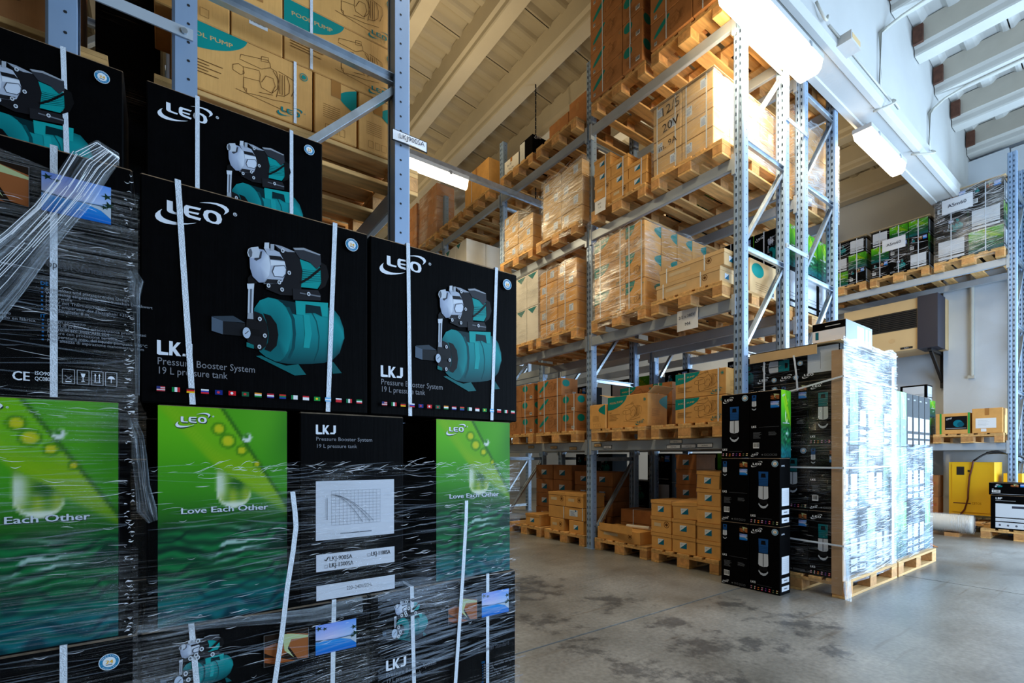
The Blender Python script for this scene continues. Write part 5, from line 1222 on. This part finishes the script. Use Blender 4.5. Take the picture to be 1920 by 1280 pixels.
# top shelf
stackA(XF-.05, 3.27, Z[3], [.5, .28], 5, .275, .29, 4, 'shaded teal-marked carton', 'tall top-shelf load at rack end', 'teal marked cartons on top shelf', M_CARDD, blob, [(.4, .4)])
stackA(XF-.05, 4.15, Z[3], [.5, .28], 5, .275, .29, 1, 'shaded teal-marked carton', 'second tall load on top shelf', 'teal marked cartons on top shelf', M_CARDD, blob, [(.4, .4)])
stackA(XF+.15, 5.15, Z[3], [.4, .34], 1, .33, .45, 1, 'dark brown carton', 'mixed load on top shelf', 'mixed cartons on top shelf', M_CARDD, None, tape=True)
stackA(XF+.25, 4.85, Z[3]+.33, [.34], 1, .18, .3, 1, 'small dark carton topping', 'mixed load on top shelf', 'mixed cartons on top shelf', M_CARDD, None)
carton('carton', .36, .5, .22, (XF+.27, 5.86, Z[3]), RZA, M_WHITEC, 'white taped carton with handwriting on top shelf', 'carton', None, [((lambda w, h: (lambda p: (p.text('Sat 50', .2*w, .55*h, .2*h, (40, 40, 60)), p.text('Tue Jau', .3*w, .25*h, .2*h, (40, 40, 60)), p)[2])(Print(w, h))), 'hand', 'f')], tape=True)
carton('carton', .30, .5, .30, (XF+.27, 5.50, Z[3]), RZA, M_BLACKC, 'black carton with white end strip on top shelf', 'carton', None, [((lambda w, h: (lambda p: (p.rect(.02*w, .05*h, .4*w, .95*h, (206, 206, 200)), p.paragraph(.15*w, .7*h, .1*w, 8, .06*h, (40, 40, 40)), p)[2])(Print(w, h))), 'strip', 'f'), ((lambda w, h: art_mini('pump', w, h)), 'mpump', 'r')])
carton('carton', .22, .3, .16, (XF+.45, 5.93, Z[3]+.224), RZA, M_CARDD, 'small reddish brown carton behind the white handwritten one', 'carton')
rp(3, (6.42, 7.22), 'pallet under the big tilted carton on the top shelf, third bay')
carton('carton', .74, .9, .52, (XF+.45, 6.82, Z[3]), RZA, M_CARD, 'big plain brown carton banded with tape on top shelf, third bay', 'carton', None, (), ((.3, .3),), True)
rp(3, (7.3, 8.1), 'empty pallet beyond the big carton on the top shelf')
for yl, nm in ((9.02, 'nearer'), (9.92, 'farther')):
    pallet((XP, yl-.4, LV[3]), RZA, 'pallet under the %s distant wrapped load on the top shelf' % nm)
    stackA(XF, yl, Z[3], [.39, .39], 4, .235, .38, 1, 'distant wrapped carton', '%s far load on top shelf' % nm, 'distant wrapped cartons', M_CARDD, None, tape=True)
    film('film round the %s distant brown load on the top shelf' % nm, XF, XF+.8, yl-.78, yl, Z[3]-.1, Z[3]+.96, M_FILMB, .012, seed=40+int(yl), sides='ws')
# floor level
PF = 4.96
for yr, nm in (((2.62, 3.42), 'pallet on the floor under the small lidded cartons'), ((3.48, 4.28), 'pallet on the floor under the open long carton'), ((4.46, 5.26), 'pallet on the floor beyond the aisle upright'), ((5.34, 6.14), 'far pallet on the floor, almost hidden by the film-wrapped stack')):
    pallet((PF, (yr[0]+yr[1])/2, 0), RZA, nm, 'floor pallets')
g = 'small triangle-label cartons on the floor'
XFL = 4.38
stackA(XFL, 3.44, PH, [.265], 3, .178, .40, 1, 'small triangle-label carton', 'left stack on nearest floor pallet', g, M_CARD, tri, lid=True)
cc = stackA(XFL-.01, 3.16, PH, [.28], 3, .178, .40, 1, 'worn triangle-label carton', 'middle stack on nearest floor pallet', g, M_CARD, lambda r, c, l: [(art_tri, 'tri', 'f')], lid=True)
cc[2].rotation_euler = (0.06, -.05, RZA+.1); cc[2].location.z += .012
stackA(XFL, 2.875, PH, [.262], 5, .172, .40, 1, 'small triangle-label carton', 'right stack on nearest floor pallet', g, M_CARD, lambda r, c, l: [(art_tri, 'tri', 'f')], lid=True)[4].rotation_euler = (0, .05, RZA-.05)
stackA(XFL+.45, 3.44, PH, [.27], 6, .172, .38, 1, 'shaded triangle-label carton', 'back stack on nearest floor pallet', g, M_CARDD, lambda r, c, l: [(art_tri, 'tri', 'f')], lid=True)
o = carton('open_long_carton', .66, .36, .145, (XFL+.18, 3.92, PH), RZA, M_CARD, 'long open brown carton with round stamp on floor pallet', 'carton', None, [(art_round, 'round', 'f')])
b = MB(); b.bar((-.3, -.18, .15), (.28, -.26, .165), .003, .09); b.build('flap', M_CARD, o)
b = MB(); b.tube([(-.1, .02, .16), (.22, .04, .165)], .022, 10); tag(b.build('plastic_tube', M_WHITEC, None, loc=(XFL+.18, 3.85, PH+.005), rz=RZA), 'white plastic tube lying in the long open carton', 'tube')
stackA(XFL+.42, 4.25, PH, [.70], 2, .17, .34, 1, 'long strapped carton', 'behind the open long carton on floor', 'floor cartons at the back', M_CARDD, None, [(.3, .3), (.8, .8)])
stackA(XFL, 5.16, PH, [.28], 1, .17, .4, 1, 'small round-stamp carton', 'under the wide strapped carton on floor', 'floor cartons second bay', M_CARD, lambda r, c, l: [(art_round, 'round', 'f')])
stackA(XFL, 4.78, PH, [.28], 1, .17, .4, 1, 'small triangle-label carton', 'beside the aisle upright on floor pallet', 'floor cartons second bay', M_CARD, lambda r, c, l: [(art_tri, 'tri', 'f')])
stackA(XFL, 5.2, PH+.172, [.72], 1, .165, .4, 1, 'wide strapped carton', 'lying across two small ones past upright', 'floor cartons second bay', M_CARD, lambda r, c, l: [(art_label, 'label', 'f')], [(.45, .45), (.95, .95)])
stackA(XFL, 5.2, PH+.339, [.36, .34], 1, .185, .4, 1, 'lidded round-stamp carton', 'topping the floor pile past upright', 'floor cartons second bay', M_CARD, lambda r, c, l: [(art_round, 'round', 'f')], lid=True)
stackA(XFL, 5.72, PH, [.32], 1, .17, .4, 1, 'lone triangle-label carton', 'on the farthest floor pallet', 'floor cartons second bay', M_CARD, lambda r, c, l: [(art_tri, 'tri', 'f')], lid=True)
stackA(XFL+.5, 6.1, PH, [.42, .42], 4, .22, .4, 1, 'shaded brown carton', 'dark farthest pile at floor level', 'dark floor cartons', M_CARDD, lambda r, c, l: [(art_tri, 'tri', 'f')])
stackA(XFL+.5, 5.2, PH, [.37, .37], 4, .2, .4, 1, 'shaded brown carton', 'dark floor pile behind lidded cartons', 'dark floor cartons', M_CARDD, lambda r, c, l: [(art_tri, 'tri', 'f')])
# paper notes
sheet('paper_note', 'white handwritten note reading 2/2 x 380V on the second shelf beam', 'note', (4.296, 2.92, 2.43), .24, .21, RZA, lines=[('2/2 x 380V', .1, .58, .2), ('M4', .4, .2, .24)])
sheet('paper_note', 'crumpled handwritten note hanging from third shelf cartons', 'note', (4.17, 4.0, 4.02), .17, .15, RZA, lines=[('380V', .3, .6, .18), ('2 X', .4, .3, .18)])
ox, oy, _ = rackA.location
for (y, w, dz, txt, mm) in ((4.18, .12, .045, 'XKP804', M_CARD2), (4.02, .13, .02, 'XKP1602', M_PAPER), (3.07, .15, .062, 'XKP550-2', M_WHITEC), (3.1, .17, .008, 'XKP450', M_PAPER), (2.92, .17, .012, 'XKP1100', M_PAPER), (2.74, .17, .016, 'XKP900', M_PAPER), (5.0, .14, .03, 'XKF', M_CARD2), (4.62, .14, .012, 'XKP', M_CARD2), (5.5, .14, .045, 'XKF75', M_CARD2)):
    h = .042; z = LV[0]-BEAM_H+dz
    fr = MB(); fr.box(-.003, 0, -w/2, w/2, 0, h); f = fr.build('shelf_tag', M_BLACK, rackA, loc=(4.315-ox, y-oy, z))
    c = MB(); c.box(-.0045, -.003, -w/2+.005, w/2-.005, .005, h-.005); c.build('tag_paper', mm, f)
    p = Print(w, h); p.text(txt, w/2, h*.33, h*.4, (60, 60, 70), 'c', w*.4)
    ob('tag_lettering', mesh('tag_lettering', [(-.0048-k*.0001, w/2-a, c2) for a, c2, k in p.V], p.F, M_PRINT, cols=p.C), f)

# ------------------------------------------------------------------ rear row of the double rack
XR = 5.52
mini = lambda k: ((lambda w, h: art_mini(k, w, h)), 'm'+k)
for l in (1, 2, 3):
    pallet((XR+.58, 2.88, LV[l]), RZA, 'near pallet on the %s of the rear rack row' % lvn[l]); pallet((XR+.58, 3.76, LV[l]), RZA, 'far pallet on the %s of the rear rack row' % lvn[l])
stackA(XR, 3.28, Z[1], [.39, .39], 2, .46, .36, 3, 'black printed carton', 'near load, second shelf, rear rack row', 'black cartons in rear rack row', M_BLACKC, lambda r, c, l: [(*mini('rear' if (r+c) % 2 else 'pump'), 'f'), (*mini('green' if r else 'spec'), 'r')], [(.3, .3)])
stackA(XR, 3.26, Z[2], [.38, .38], 3, .28, .37, 3, 'film-wrapped brown carton', 'third shelf of rear rack row', 'brown cartons in rear rack row', M_CARD, None, [(.5, .5)])
f = film('billowing hazy film round the brown load in the rear rack row', XR+.03, XR+1.2, 2.47, 3.26, Z[2]-.1, Z[2]+.86, M_FILMH, .03, seed=51, sides='ws', wavy=.03)
stackA(XR, 3.26, Z[3], [.38, .38], 2, .3, .37, 3, 'brown carton', 'top shelf of rear rack row', 'brown cartons in rear rack row', M_CARDD, None)
stackA(XR, 4.1, Z[2], [.36, .36], 2, .42, .36, 1, 'black leaf-print carton', 'far pallet, third shelf, rear row', 'black cartons in rear rack row', M_BLACKC, lambda r, c, l: [(*mini('green' if c else 'rear'), 'f')])
stackA(XR, 4.1, Z[1], [.36, .36], 2, .42, .36, 1, 'black pump-print carton', 'far pallet, second shelf, rear row', 'black cartons in rear rack row', M_BLACKC, lambda r, c, l: [(*mini('pump' if c else 'spec'), 'f')])
for i, yl in enumerate((3.28, 4.2, 5.2, 6.1)):
    pallet((XR+.58, yl-.4, LV[0]), RZA, '%s pallet on the first shelf of the rear rack row' % ['nearest', 'second', 'third', 'farthest'][i])
    stackA(XR+.12, yl, Z[0], [.39, .39], 2, .42, .36, 1, 'black printed carton', '%s load, first shelf, rear rack row' % ['nearest', 'second', 'third', 'farthest'][i], 'black cartons in rear rack row', M_BLACKC, lambda r, c, l: [(*mini(['spec', 'rear', 'green', 'pump', 'rear'][(r*3+c*2+i) % 5]), 'f')], skip=((1, 1),) if i != 2 else ())
for i, yl in enumerate((3.9, 5.0, 6.1)):
    stackA(5.75, yl, 0.0, [.42, .42], 3, .4, .36, 1, 'shaded black carton', '%s dark pile behind aisle rack' % ['nearest', 'middle', 'farthest'][i], 'black cartons on the floor behind the rack', M_BLACKC, lambda r, c, l: [(*mini(['spec', 'green', 'rear', 'pump'][(r*2+c+i) % 4]), 'f')], skip=((2, 0),) if i % 2 else ())
# ------------------------------------------------------------------ submersible pump cartons at the rack end
sf, sr, sg, ss = (art_sub_front, 'sfront', 'f'), (art_sub_rear, 'srear', 'f'), ((lambda w, h: art_green(w, h, False)), 'sgreen', 'r'), (art_sub_spec, 'sspec', 'r')
gp = 'loose submersible pump cartons'
for r in range(3):
    for c in range(2):
        w, d, h = .258, .18, .57
        front = (r == 2 and c == 0) or (r < 2 and c == 1)
        lab = 'tall black carton with %s, %s %s of loose floor stack' % ('blue pump' if front else 'photos and barcode', ['bottom', 'middle', 'top'][r], 'left' if c == 0 else 'right')
        P = [sf if front else sr]
        if c == 1: P.append(sg if r == 2 else ss)
        carton('submersible_pump_carton', w, d, h-.003, (4.13+d/2, 2.46-w/2-c*.262-(0.004 if r == 2 else 0), r*h), RZA+(.02 if r == 2 else 0), M_BLACKC, lab, 'carton', gp, P)
def tealfront(w, h): return art_sub_front(w, h, (10, 104, 112))
pallet((5.05, 1.98, 0), RZA, 'wooden pallet under the tall white-film-wrapped load', 'floor pallets')
pallet((6.29, 1.98, 0), RZA, 'wooden pallet under the second film-wrapped load', 'floor pallets')
stackA(4.465, 2.345, PH+.005, [.24, .24, .24], 3, .55, .195, 6, 'wrapped black pump carton', 'tall film-wrapped floor load', 'wrapped submersible pump cartons', M_BLACKC,
       lambda r, c, l: ([(tealfront, 'tfront', 'f') if (r+c) % 2 == 0 else sr] if l == 0 else [])+([ss if (l+r) % 3 else sg] if c == 2 else []), jit=0, skip=((0, 0), (1, 0)))
def art_lying(w, h):
    p = Print(w, h); q = Print(w, h); sub_pump(q, 0, 0, .30*h*1.0, .85*h, (10, 120, 130))
    i = len(p.V); p.V += [(.12*w+y*1.0, .36*h+x*1.25, k) for x, y, k in q.V]; p.C += q.C; p.F += q.F; p.k = q.k
    p.rect(.66*w, .2*h, .99*w, .97*h, (204, 212, 224)); p.line([(.8*w, .3*h), (.8*w, .8*h)], .002, (90, 96, 110))
    for x in (.06, .34, .60): p.logo(x*w, .06*h, .14*w, WHITE, False)
    for x in (.27, .53): p.badge(x*w, .12*h, .03*w)
    p.badge(.58*w, .55*h, .03*w)
    return p
stackA(4.465, 2.345, PH+1.66, [.72], 1, .28, .38, 3, 'black carton lying flat', 'top of tall wrapped floor load', 'wrapped submersible pump cartons', M_BLACKC, lambda r, c, l: [(art_lying, 'lying', 'f')] if l == 0 else [], jit=0)
b = MB(); b.box(4.42, 5.66, 1.60, 2.35, PH+1.945, PH+1.952); b.box(4.42, 4.424, 1.78, 2.35, PH+1.865, PH+1.952); tag(b.build('cardboard_tray', M_CARD2), 'brown cardboard cap on the tall wrapped floor load', 'cardboard')
for (x, y, sx, nm, m, z1) in ((4.448, 1.607, 1, 'brown cardboard corner guard on the near edge of the wrapped load', M_CORNER, 2.02), (5.655, 1.607, -1, 'pale corner guard between the two wrapped floor loads', M_WHITEC, 2.0)):
    b = MB(); b.box(min(x, x+sx*.004), max(x, x+sx*.004), y, y+.075, .03, z1); b.box(min(x, x+sx*.07), max(x, x+sx*.07), y-.004, y, .03, z1); tag(b.build('corner_guard', m), nm, 'corner guard')
f = film('thick hazy stretch film, daylight flare in its white, round the tall floor load', 4.445, 5.655, 1.60, 2.35, .10, 2.13, [M_FILM, M_FILMH], .010, seed=61, sides='wse', wavy=.012, ms={'s': 1, 'e': 1}, off=.010)
glints(f, 'w', 4.445, 0, 1.6, 2.35, .15, 2.05, 260, M_GLINT2, 131, ln=(.05, .25), wd=(.001, .005), off=.022); glints(f, 'w', 4.445, 0, 1.6, 2.35, .15, 2.05, 110, M_GLINT1, 132, ln=(.01, .06), off=.022); glints(f, 's', 4.45, 5.65, 1.6, 0, .15, 2.1, 420, M_GLINT1, 133, ln=(.05, .3), wd=(.001, .006), off=.024)
def band(label, pts, t=.014):
    b = MB()
    for p, q in zip(pts[:-1], pts[1:]): b.bar(p, q, .002, t)
    return tag(b.build('plastic_band', M_STRAP), label, 'strap')
xs, ys = 4.430, 1.586
band('white band round the wrapped floor load, lowest', [(xs, 2.3, .45), (xs, ys, .43), (5.67, ys, .42)]); band('white band round the wrapped floor load, middle', [(xs, 2.3, 1.06), (xs, ys, 1.06), (5.67, ys, 1.06)])
band('white band round the wrapped floor load, upper', [(xs, 2.34, 1.70), (xs, 2.0, 1.72), (xs, ys, 1.80), (5.67, ys, 1.80)])
def vband(label, P):
    b = MB()
    for p, q in zip(P[:-1], P[1:]): b.bar(p, q, .014, .002, (1, 0, 0))
    return tag(b.build('plastic_band', M_STRAP), label, 'strap')
vband('vertical white band on the wrapped load, left', [(xs-.002, 2.22, 2.07), (xs-.002, 2.22, 1.70)]); vband('curved vertical white band on the wrapped load, right', [(xs-.004, 1.98, 2.10), (xs-.012, 1.955, 1.98), (xs-.012, 1.94, 1.85), (xs-.003, 1.935, 1.72)])
pth = [(4.43, 1.585, .43), (4.415, 1.575, .40), (4.405, 1.565, .30), (4.40, 1.56, .18), (4.38, 1.55, .08), (4.36, 1.54, .02)]
ribbon('hanging_film_tail', 'clear film tail hanging to the floor at the corner of the wrapped load', pth, [.03, .07, .08, .12, .14, .08], 4, .02, M_FILMT, 6)
tb = carton('white_panel_carton', .26, .60, .225, (5.0, 1.80, PH+1.955), RZA, M_BLACKC, 'black and white carton lying on top of the tall wrapped floor load', 'carton', None,
       [((lambda w, h: (lambda p: (p.rect(.0*w+.002, .24*h, w-.002, .70*h, (206, 214, 228)), p.rect(.1*w, .36*h, .2*w, .66*h, (20, 96, 120)), p.logo(.66*w, .04*h, .3*w, WHITE, False), p.rect(.4*w, .82*h, .85*w, .85*h, G3), p)[4])(Print(w, h))), 'wp', 'f'),
        ((lambda w, h: (lambda p: (p.rect(.002, .002, w-.002, h-.002, (112, 120, 132)), p.rect(.42*w, .2*h, .66*w, .88*h, WHITE), p.rect(.74*w, .2*h, .81*w, .88*h, WHITE), p.rect(.88*w, .2*h, .95*w, .88*h, WHITE), p)[4])(Print(w, h))), 'wp2', 'r')])
stackA(5.71, 2.345, PH+.005, [.24, .24, .24], 3, .55, .195, 6, 'black pump carton', 'second film-wrapped floor load', 'submersible pump cartons of second load', M_BLACKC, lambda r, c, l: ([sr] if l == 0 else [])+([sg if l < 2 or (r < 2 and l == 5) else ss] if c == 2 else []), jit=0, skip=((0, 0), (0, 1), (1, 0), (1, 1), (2, 0), (2, 1)))
f = film('thick stretch film tinted daylight blue round the lower part of the second floor load', 5.70, 6.88, 1.62, 2.35, .12, 1.27, M_FILMS, .010, seed=62, sides='wse', wavy=.014)

glints(f, 's', 5.72, 6.86, 1.62, 0, .15, 1.25, 260, M_GLINT1, 134, ln=(.05, .3), wd=(.001, .005), off=.024)

# ------------------------------------------------------------------ back wall rack
XC = 9.97; LC = (1.36, 4.08)
ZC = [v+PH for v in LC]
loads = (((1.52, 2.30), 3, .345, 'near load', 'A5m60', 1), ((2.38, 3.16), 3, .265, 'middle load', 'A5m60', 1), ((3.24, 4.02), 3, .265, 'far load', None, 0))
for i, ((ya, yb), rows, h, nm, note, side) in enumerate(loads):
    pallet((XC+.58, (ya+yb)/2, LC[1]), RZA, 'pallet under the %s on the upper shelf of the wall rack' % nm)
    stackA(XC, yb, ZC[1], [.26, .26, .26] if i else [.39, .39], rows, h, .38, 2, 'black printed carton', '%s on upper wall-rack shelf' % nm, 'black cartons on the wall rack', M_BLACKC,
           lambda r, c, l, i=i: [(*mini(['spec', 'rear', 'green', 'pump', 'green', 'spec', 'rear'][(r*3+c*2+i) % 7]), 'f'), (*mini('green' if r % 2 else 'spec'), 'r')], [(.5, .5)])
    f = film('shiny film round the %s on the wall rack' % nm, XC, XC+1.15, ya, yb, ZC[1]-.08, ZC[1]+rows*h+.01, M_FILM if i else M_FILMB, .01, seed=70+i, sides='ws')
    glints(f, 'w', XC, 0, ya, yb, ZC[1], ZC[1]+rows*h, 150 if i == 0 else 50, M_GLINT1, 140+i, tilt=(.0, .4), ln=(.05, .25), wd=(.002, .006), off=.026)
    b = MB(); b.box(XC-.02, XC+1.15, ya-.02, yb+.02, 0, .006); o = b.build('cardboard_sheet', M_CARD2, None, loc=(0, 0, ZC[1]+rows*h+.012)); tag(o, 'thin cardboard sheet topping the %s on the wall rack' % nm, 'cardboard sheet')
sheet('paper_note', 'white handwritten note tilted on the near wall-rack load', 'note', (XC-.02, 2.03, ZC[1]+.72), .36, .22, RZA, lines=[('A5m60', .2, .38, .34)])
sheet('paper_note', 'white handwritten note on the middle wall-rack load', 'note', (XC-.02, 2.83, ZC[1]+.40), .32, .20, RZA, lines=[('A5m60', .2, .38, .34)])
pallet((XC+.58, 1.92, LC[0]), RZA, 'pallet with two brown cartons on the lower wall-rack shelf')
pallet((XC+.58, 2.78, LC[0]), RZA, 'pallet with black cartons on the lower wall-rack shelf')
def art_pic(w, h):
    p = Print(w, h); p.rect(.28*w, .2*h, .93*w, .85*h, (14, 14, 18)); p.ell(.66*w, .5*h, .14*w, .17*h, (14, 110, 130)); p.ell(.74*w, .45*h, .1*w, .12*h, (10, 80, 100)); p.logo(.31*w, .68*h, .18*w, WHITE, False); p.rect(.31*w, .26*h, .9*w, .28*h, G3)
    return p
o = carton('carton', .40, .34, .32, (XC+.17, 2.09, ZC[0]), RZA, M_CARD, 'brown carton with black pump picture and green tape on lower wall-rack shelf', 'carton', None, [(art_pic, 'pic', 'f')])
for x in (-.14, .19):
    b = MB(); b.box(x-.012, x+.012, -.172, -.1705, 0, .322); b.build('green_tape', M_GREENT, o)
carton('carton', .33, .36, .37, (XC+.18, 1.70, ZC[0]), RZA, M_CARD, 'brown carton with big white shipping label on lower wall-rack shelf', 'carton', None, [((lambda w, h: (lambda p: (p.rect(.12*w, .2*h, .8*w, .6*h, (222, 226, 230)), p.paragraph(.2*w, .5*h, .4*w, 5, .05*h, (110, 114, 124)), p.rect(.3*w, .06*h, .48*w, .18*h, (222, 226, 230)), p)[3])(Print(w, h))), 'ship', 'f')], tape=True)
stackA(XC, 2.72, ZC[0], [.36], 2, .28, .3, 1, 'black leaf-print carton', 'beside brown cartons on lower wall-rack shelf', 'black cartons on lower wall-rack shelf', M_BLACKC, lambda r, c, l: [(*mini('green' if r == 0 else 'pump'), 'f'), (*mini('green'), 'r')])
stackA(XC+.1, 2.78, ZC[0]+.57, [.36], 1, .26, .3, 1, 'black and white panel carton', 'top of lower wall-rack pile', 'black cartons on lower wall-rack shelf', M_BLACKC, lambda r, c, l: [(*mini('spec'), 'f'), (*mini('spec'), 'r')])
# heater
t = thing('space_heater', 'beige and black wall heater with louvred grille under the upper shelf', 'heater', (10.35, 2.35, 2.98))
b = MB(); b.box(0, .7, 0, 1.35, 0, .86); b.build('casing', M_BEIGE, t)
b = MB(); b.box(-.03, .40, -.004, .26, -.01, .87); b.build('control_column', M_NAVY, t)
b = MB(); b.box(-.006, 0, .27, 1.35, .36, .68); g = b.build('grille', M_BLACK, t)
for k in range(9):
    b = MB(); b.bar((-.012, .28, .39+.032*k), (-.012, 1.34, .39+.032*k), .016, .004, (.5, 0, 1)); b.build('louvre', M_BLACK, g)
for y in (.80,):
    b = MB(); b.box(-.016, -.006, y-.012, y+.012, .36, .68); b.build('mullion', M_BLACK, g)
b = MB(); b.disc((-.002, .62, .19), .05, 0, 20, ry=.04); b.build('emblem', M_CARD2, t)
b = MB(); b.box(-.004, 0, .33, .50, .02, .055); bb = b.build('name_plate', M_BLACK, t)
p = Print(.17, .035); p.text('Gallur', .085, .008, .026, WHITE, 'c'); ob('name_plate_lettering', mesh('l', [(-.0045-k*.0001, .50-a, .02+c) for a, c, k in p.V], p.F, M_PRINT, cols=p.C), bb)
for y in (.12, 1.2):
    b = MB(); b.bar((.05, y, -.03), (.82, y, -.03), .05, .05); b.bar((.80, y, -.03), (.80, y, -.62), .05, .05); b.bar((.12, y, -.05), (.80, y, -.52), .04, .04); b.build('bracket', M_BLACK, t)
# compressor
pallet((10.62, 2.0, 0), RZA, 'pallet on the floor under the yellow machine', 'wall rack floor pallets')
t = thing('air_compressor', 'yellow steel compressor cabinet under the back wall rack', 'compressor', (10.2, 1.66, PH))
b = MB(); b.box(0, .55, 0, .52, .10, .92); b.box(.0, .04, 0, .04, 0, .1); b.box(.0, .04, .48, .52, 0, .1); b.box(.5, .54, 0, .04, 0, .1); b.box(.5, .54, .48, .52, 0, .1); b.build('cabinet', M_YEL, t)
b = MB(); b.box(-.012, 0, .04, .48, .14, .885); dr = b.build('door', M_YEL, t)
b = MB(); b.box(-.016, -.012, .335, .425, .72, .85); b.build('display', M_BLACK, dr)
b = MB(); b.box(-.018, -.012, .27, .295, .77, .80); b.build('lock', M_BLACK, dr)
b = MB(); b.box(-.014, -.012, .26, .465, .27, .285); b.build('red_stripe', M_CABLE, dr)
p = Print(.2, .05); p.text('CETOS', 0, 0, .05, (150, 90, 10), width=.11); ob('door_lettering', mesh('l', [(-.0125-k*.0001, .25-a, .265+c) for a, c, k in p.V], p.F, M_PRINT, cols=p.C), dr)
b = MB(); b.tube([(-.02, .23, .94), (-.03, .24, .85), (-.03, .27, .70), (-.03, .285, .5), (-.03, .29, .35), (-.03, .33, .18), (-.03, .40, .06)], .011, 8); tag(b.build('power_cable', M_CABLE, None, True, loc=(10.2, 1.66, PH)), 'dark red cable hanging across the yellow machine door', 'cable')
b = MB(); b.tube(arc((.0, .23, .94), (.25, -.25, .92), (0, 0, .16), 10), .014, 8); b.tube(arc((.1, .1, 1.06), (.3, -.3, .98), (0, 0, .04), 6), .02, 8); tag(b.build('cable_bundle', M_BLACK, None, True, loc=(10.2, 1.66, PH)), 'black cables looping over the top of the yellow machine', 'cable')
b = MB(); b.box(0, .3, 0, .2, 0, .75); tag(b.build('yellow_rear_cabinet', M_YEL, None, loc=(10.45, 1.40, PH+.0)), 'yellow rear cabinet beside the compressor behind the upright', 'cabinet')
for k in range(2):
    carton('carton', .22, .3, .35, (10.33, 2.42, PH+.352*k), RZA, M_CARDD, 'brown carton with white end strip and red marks left of yellow machine, %s' % ('lower' if k == 0 else 'upper'), 'carton', 'cartons beside the yellow machine', [((lambda w, h: (lambda p: (p.rect(.02*w, .02*h, .3*w, .98*h, (200, 204, 208)), p.text('GC', .6*w, .6*h, .14*h, (200, 40, 40)), p)[2])(Print(w, h))), 'gc', 'f')])
# wrapped roll
b = MB(); b.tube([(0, 0, 0), (.0, -.02, .0), (0, -.03, 0), (0, -.95, 0), (0, -.98, 0)], .125, 18)
t = tag(b.build('wrapped_roll', M_WHITEC, None, True, loc=(9.35, 2.72, .185)), 'film-wrapped roll lying on the floor before the yellow machine', 'roll')
V = []; F = []; UV = []; r = random.Random(4); n = 24
for i in range(20):
    for k in range(n):
        a = 2*pi*k/n; q = .135+r.uniform(-.008, .01); V.append((q*cos(a), .01-1.0*i/19, q*sin(a))); UV.append((a*.14, i*.05))
for i in range(19):
    for k in range(n): F.append((i*n+k, i*n+(k+1) % n, (i+1)*n+(k+1) % n, (i+1)*n+k))
ob('film_sleeve', mesh('film_sleeve', V, F, M_FILMH, uvs=UV, smooth=True), t)
b = MB(); b.box(-.1, .1, -.08, .08, 0, .05); 
for y in (1.95, 2.6):
    tag(b.build('wood_block', M_WOODB, None, loc=(9.35, y, 0)), 'wooden block under the %s end of the wrapped roll' % ('near' if y < 2 else 'far'), 'wood block')
# floor pallet with white-panel cartons
pallet((10.0, 1.27, 0), RZA, 'pallet on the floor with the white-panelled black cartons at right edge', 'wall rack floor pallets')
def art_lbp(w, h):
    p = Print(w, h); W = (204, 212, 222)
    p.text('LBP', .08*w, .88*h, .09*h, WHITE, bold=.001); p.rect(.08*w, .84*h, .4*w, .85*h, G3); p.rect(.08*w, .36*h, .95*w, .76*h, W); p.rect(.08*w, .24*h, .95*w, .33*h, W); p.rect(.08*w, .04*h, .95*w, .21*h, W)
    p.rect(.34*w, .63*h, .58*w, .70*h, (60, 62, 74)); p.paragraph(.16*w, .28*h, .5*w, 2, .03*h, (90, 92, 100))
    for k in range(6): p.ell((.15+.13*k)*w, .125*h, .02*w, .03*h, (90, 94, 104), 8)
    return p
carton('carton', .62, .4, .47, (9.62, 1.26, PH), RZA, M_BLACKC, 'black carton with big white panels on floor pallet at right edge', 'carton', None, [(art_lbp, 'lbp', 'f')])
carton('carton', .42, .34, .17, (9.60, 1.38, PH+.474), RZA, M_BLACKC, 'small black carton on the white-panelled one at right edge', 'carton', None, [(*mini('rear'), 'f')])
carton('carton', .30, .34, .26, (9.62, 1.0, PH+.474), RZA, M_BLACKC, 'dark carton beside the small black one at right edge', 'carton', None, [(*mini('spec'), 'f')])
carton('carton', .5, .3, .62, (10.05, 1.30, PH), RZA, M_CARD, 'brown carton with teal band behind the small black carton', 'carton', None, [(art_pool, 'pool', 'f')], [(.5, .5)])
b = MB(); b.box(-.15, .15, -.02, .02, 0, .008); b.box(-.1, .18, .03, .05, 0, .007); tag(b.build('floor_scrap', M_CARDD, None, loc=(8.1, 1.9, 0), rz=.5), 'dark scrap lying on the floor beyond the wrapped loads', 'scrap')
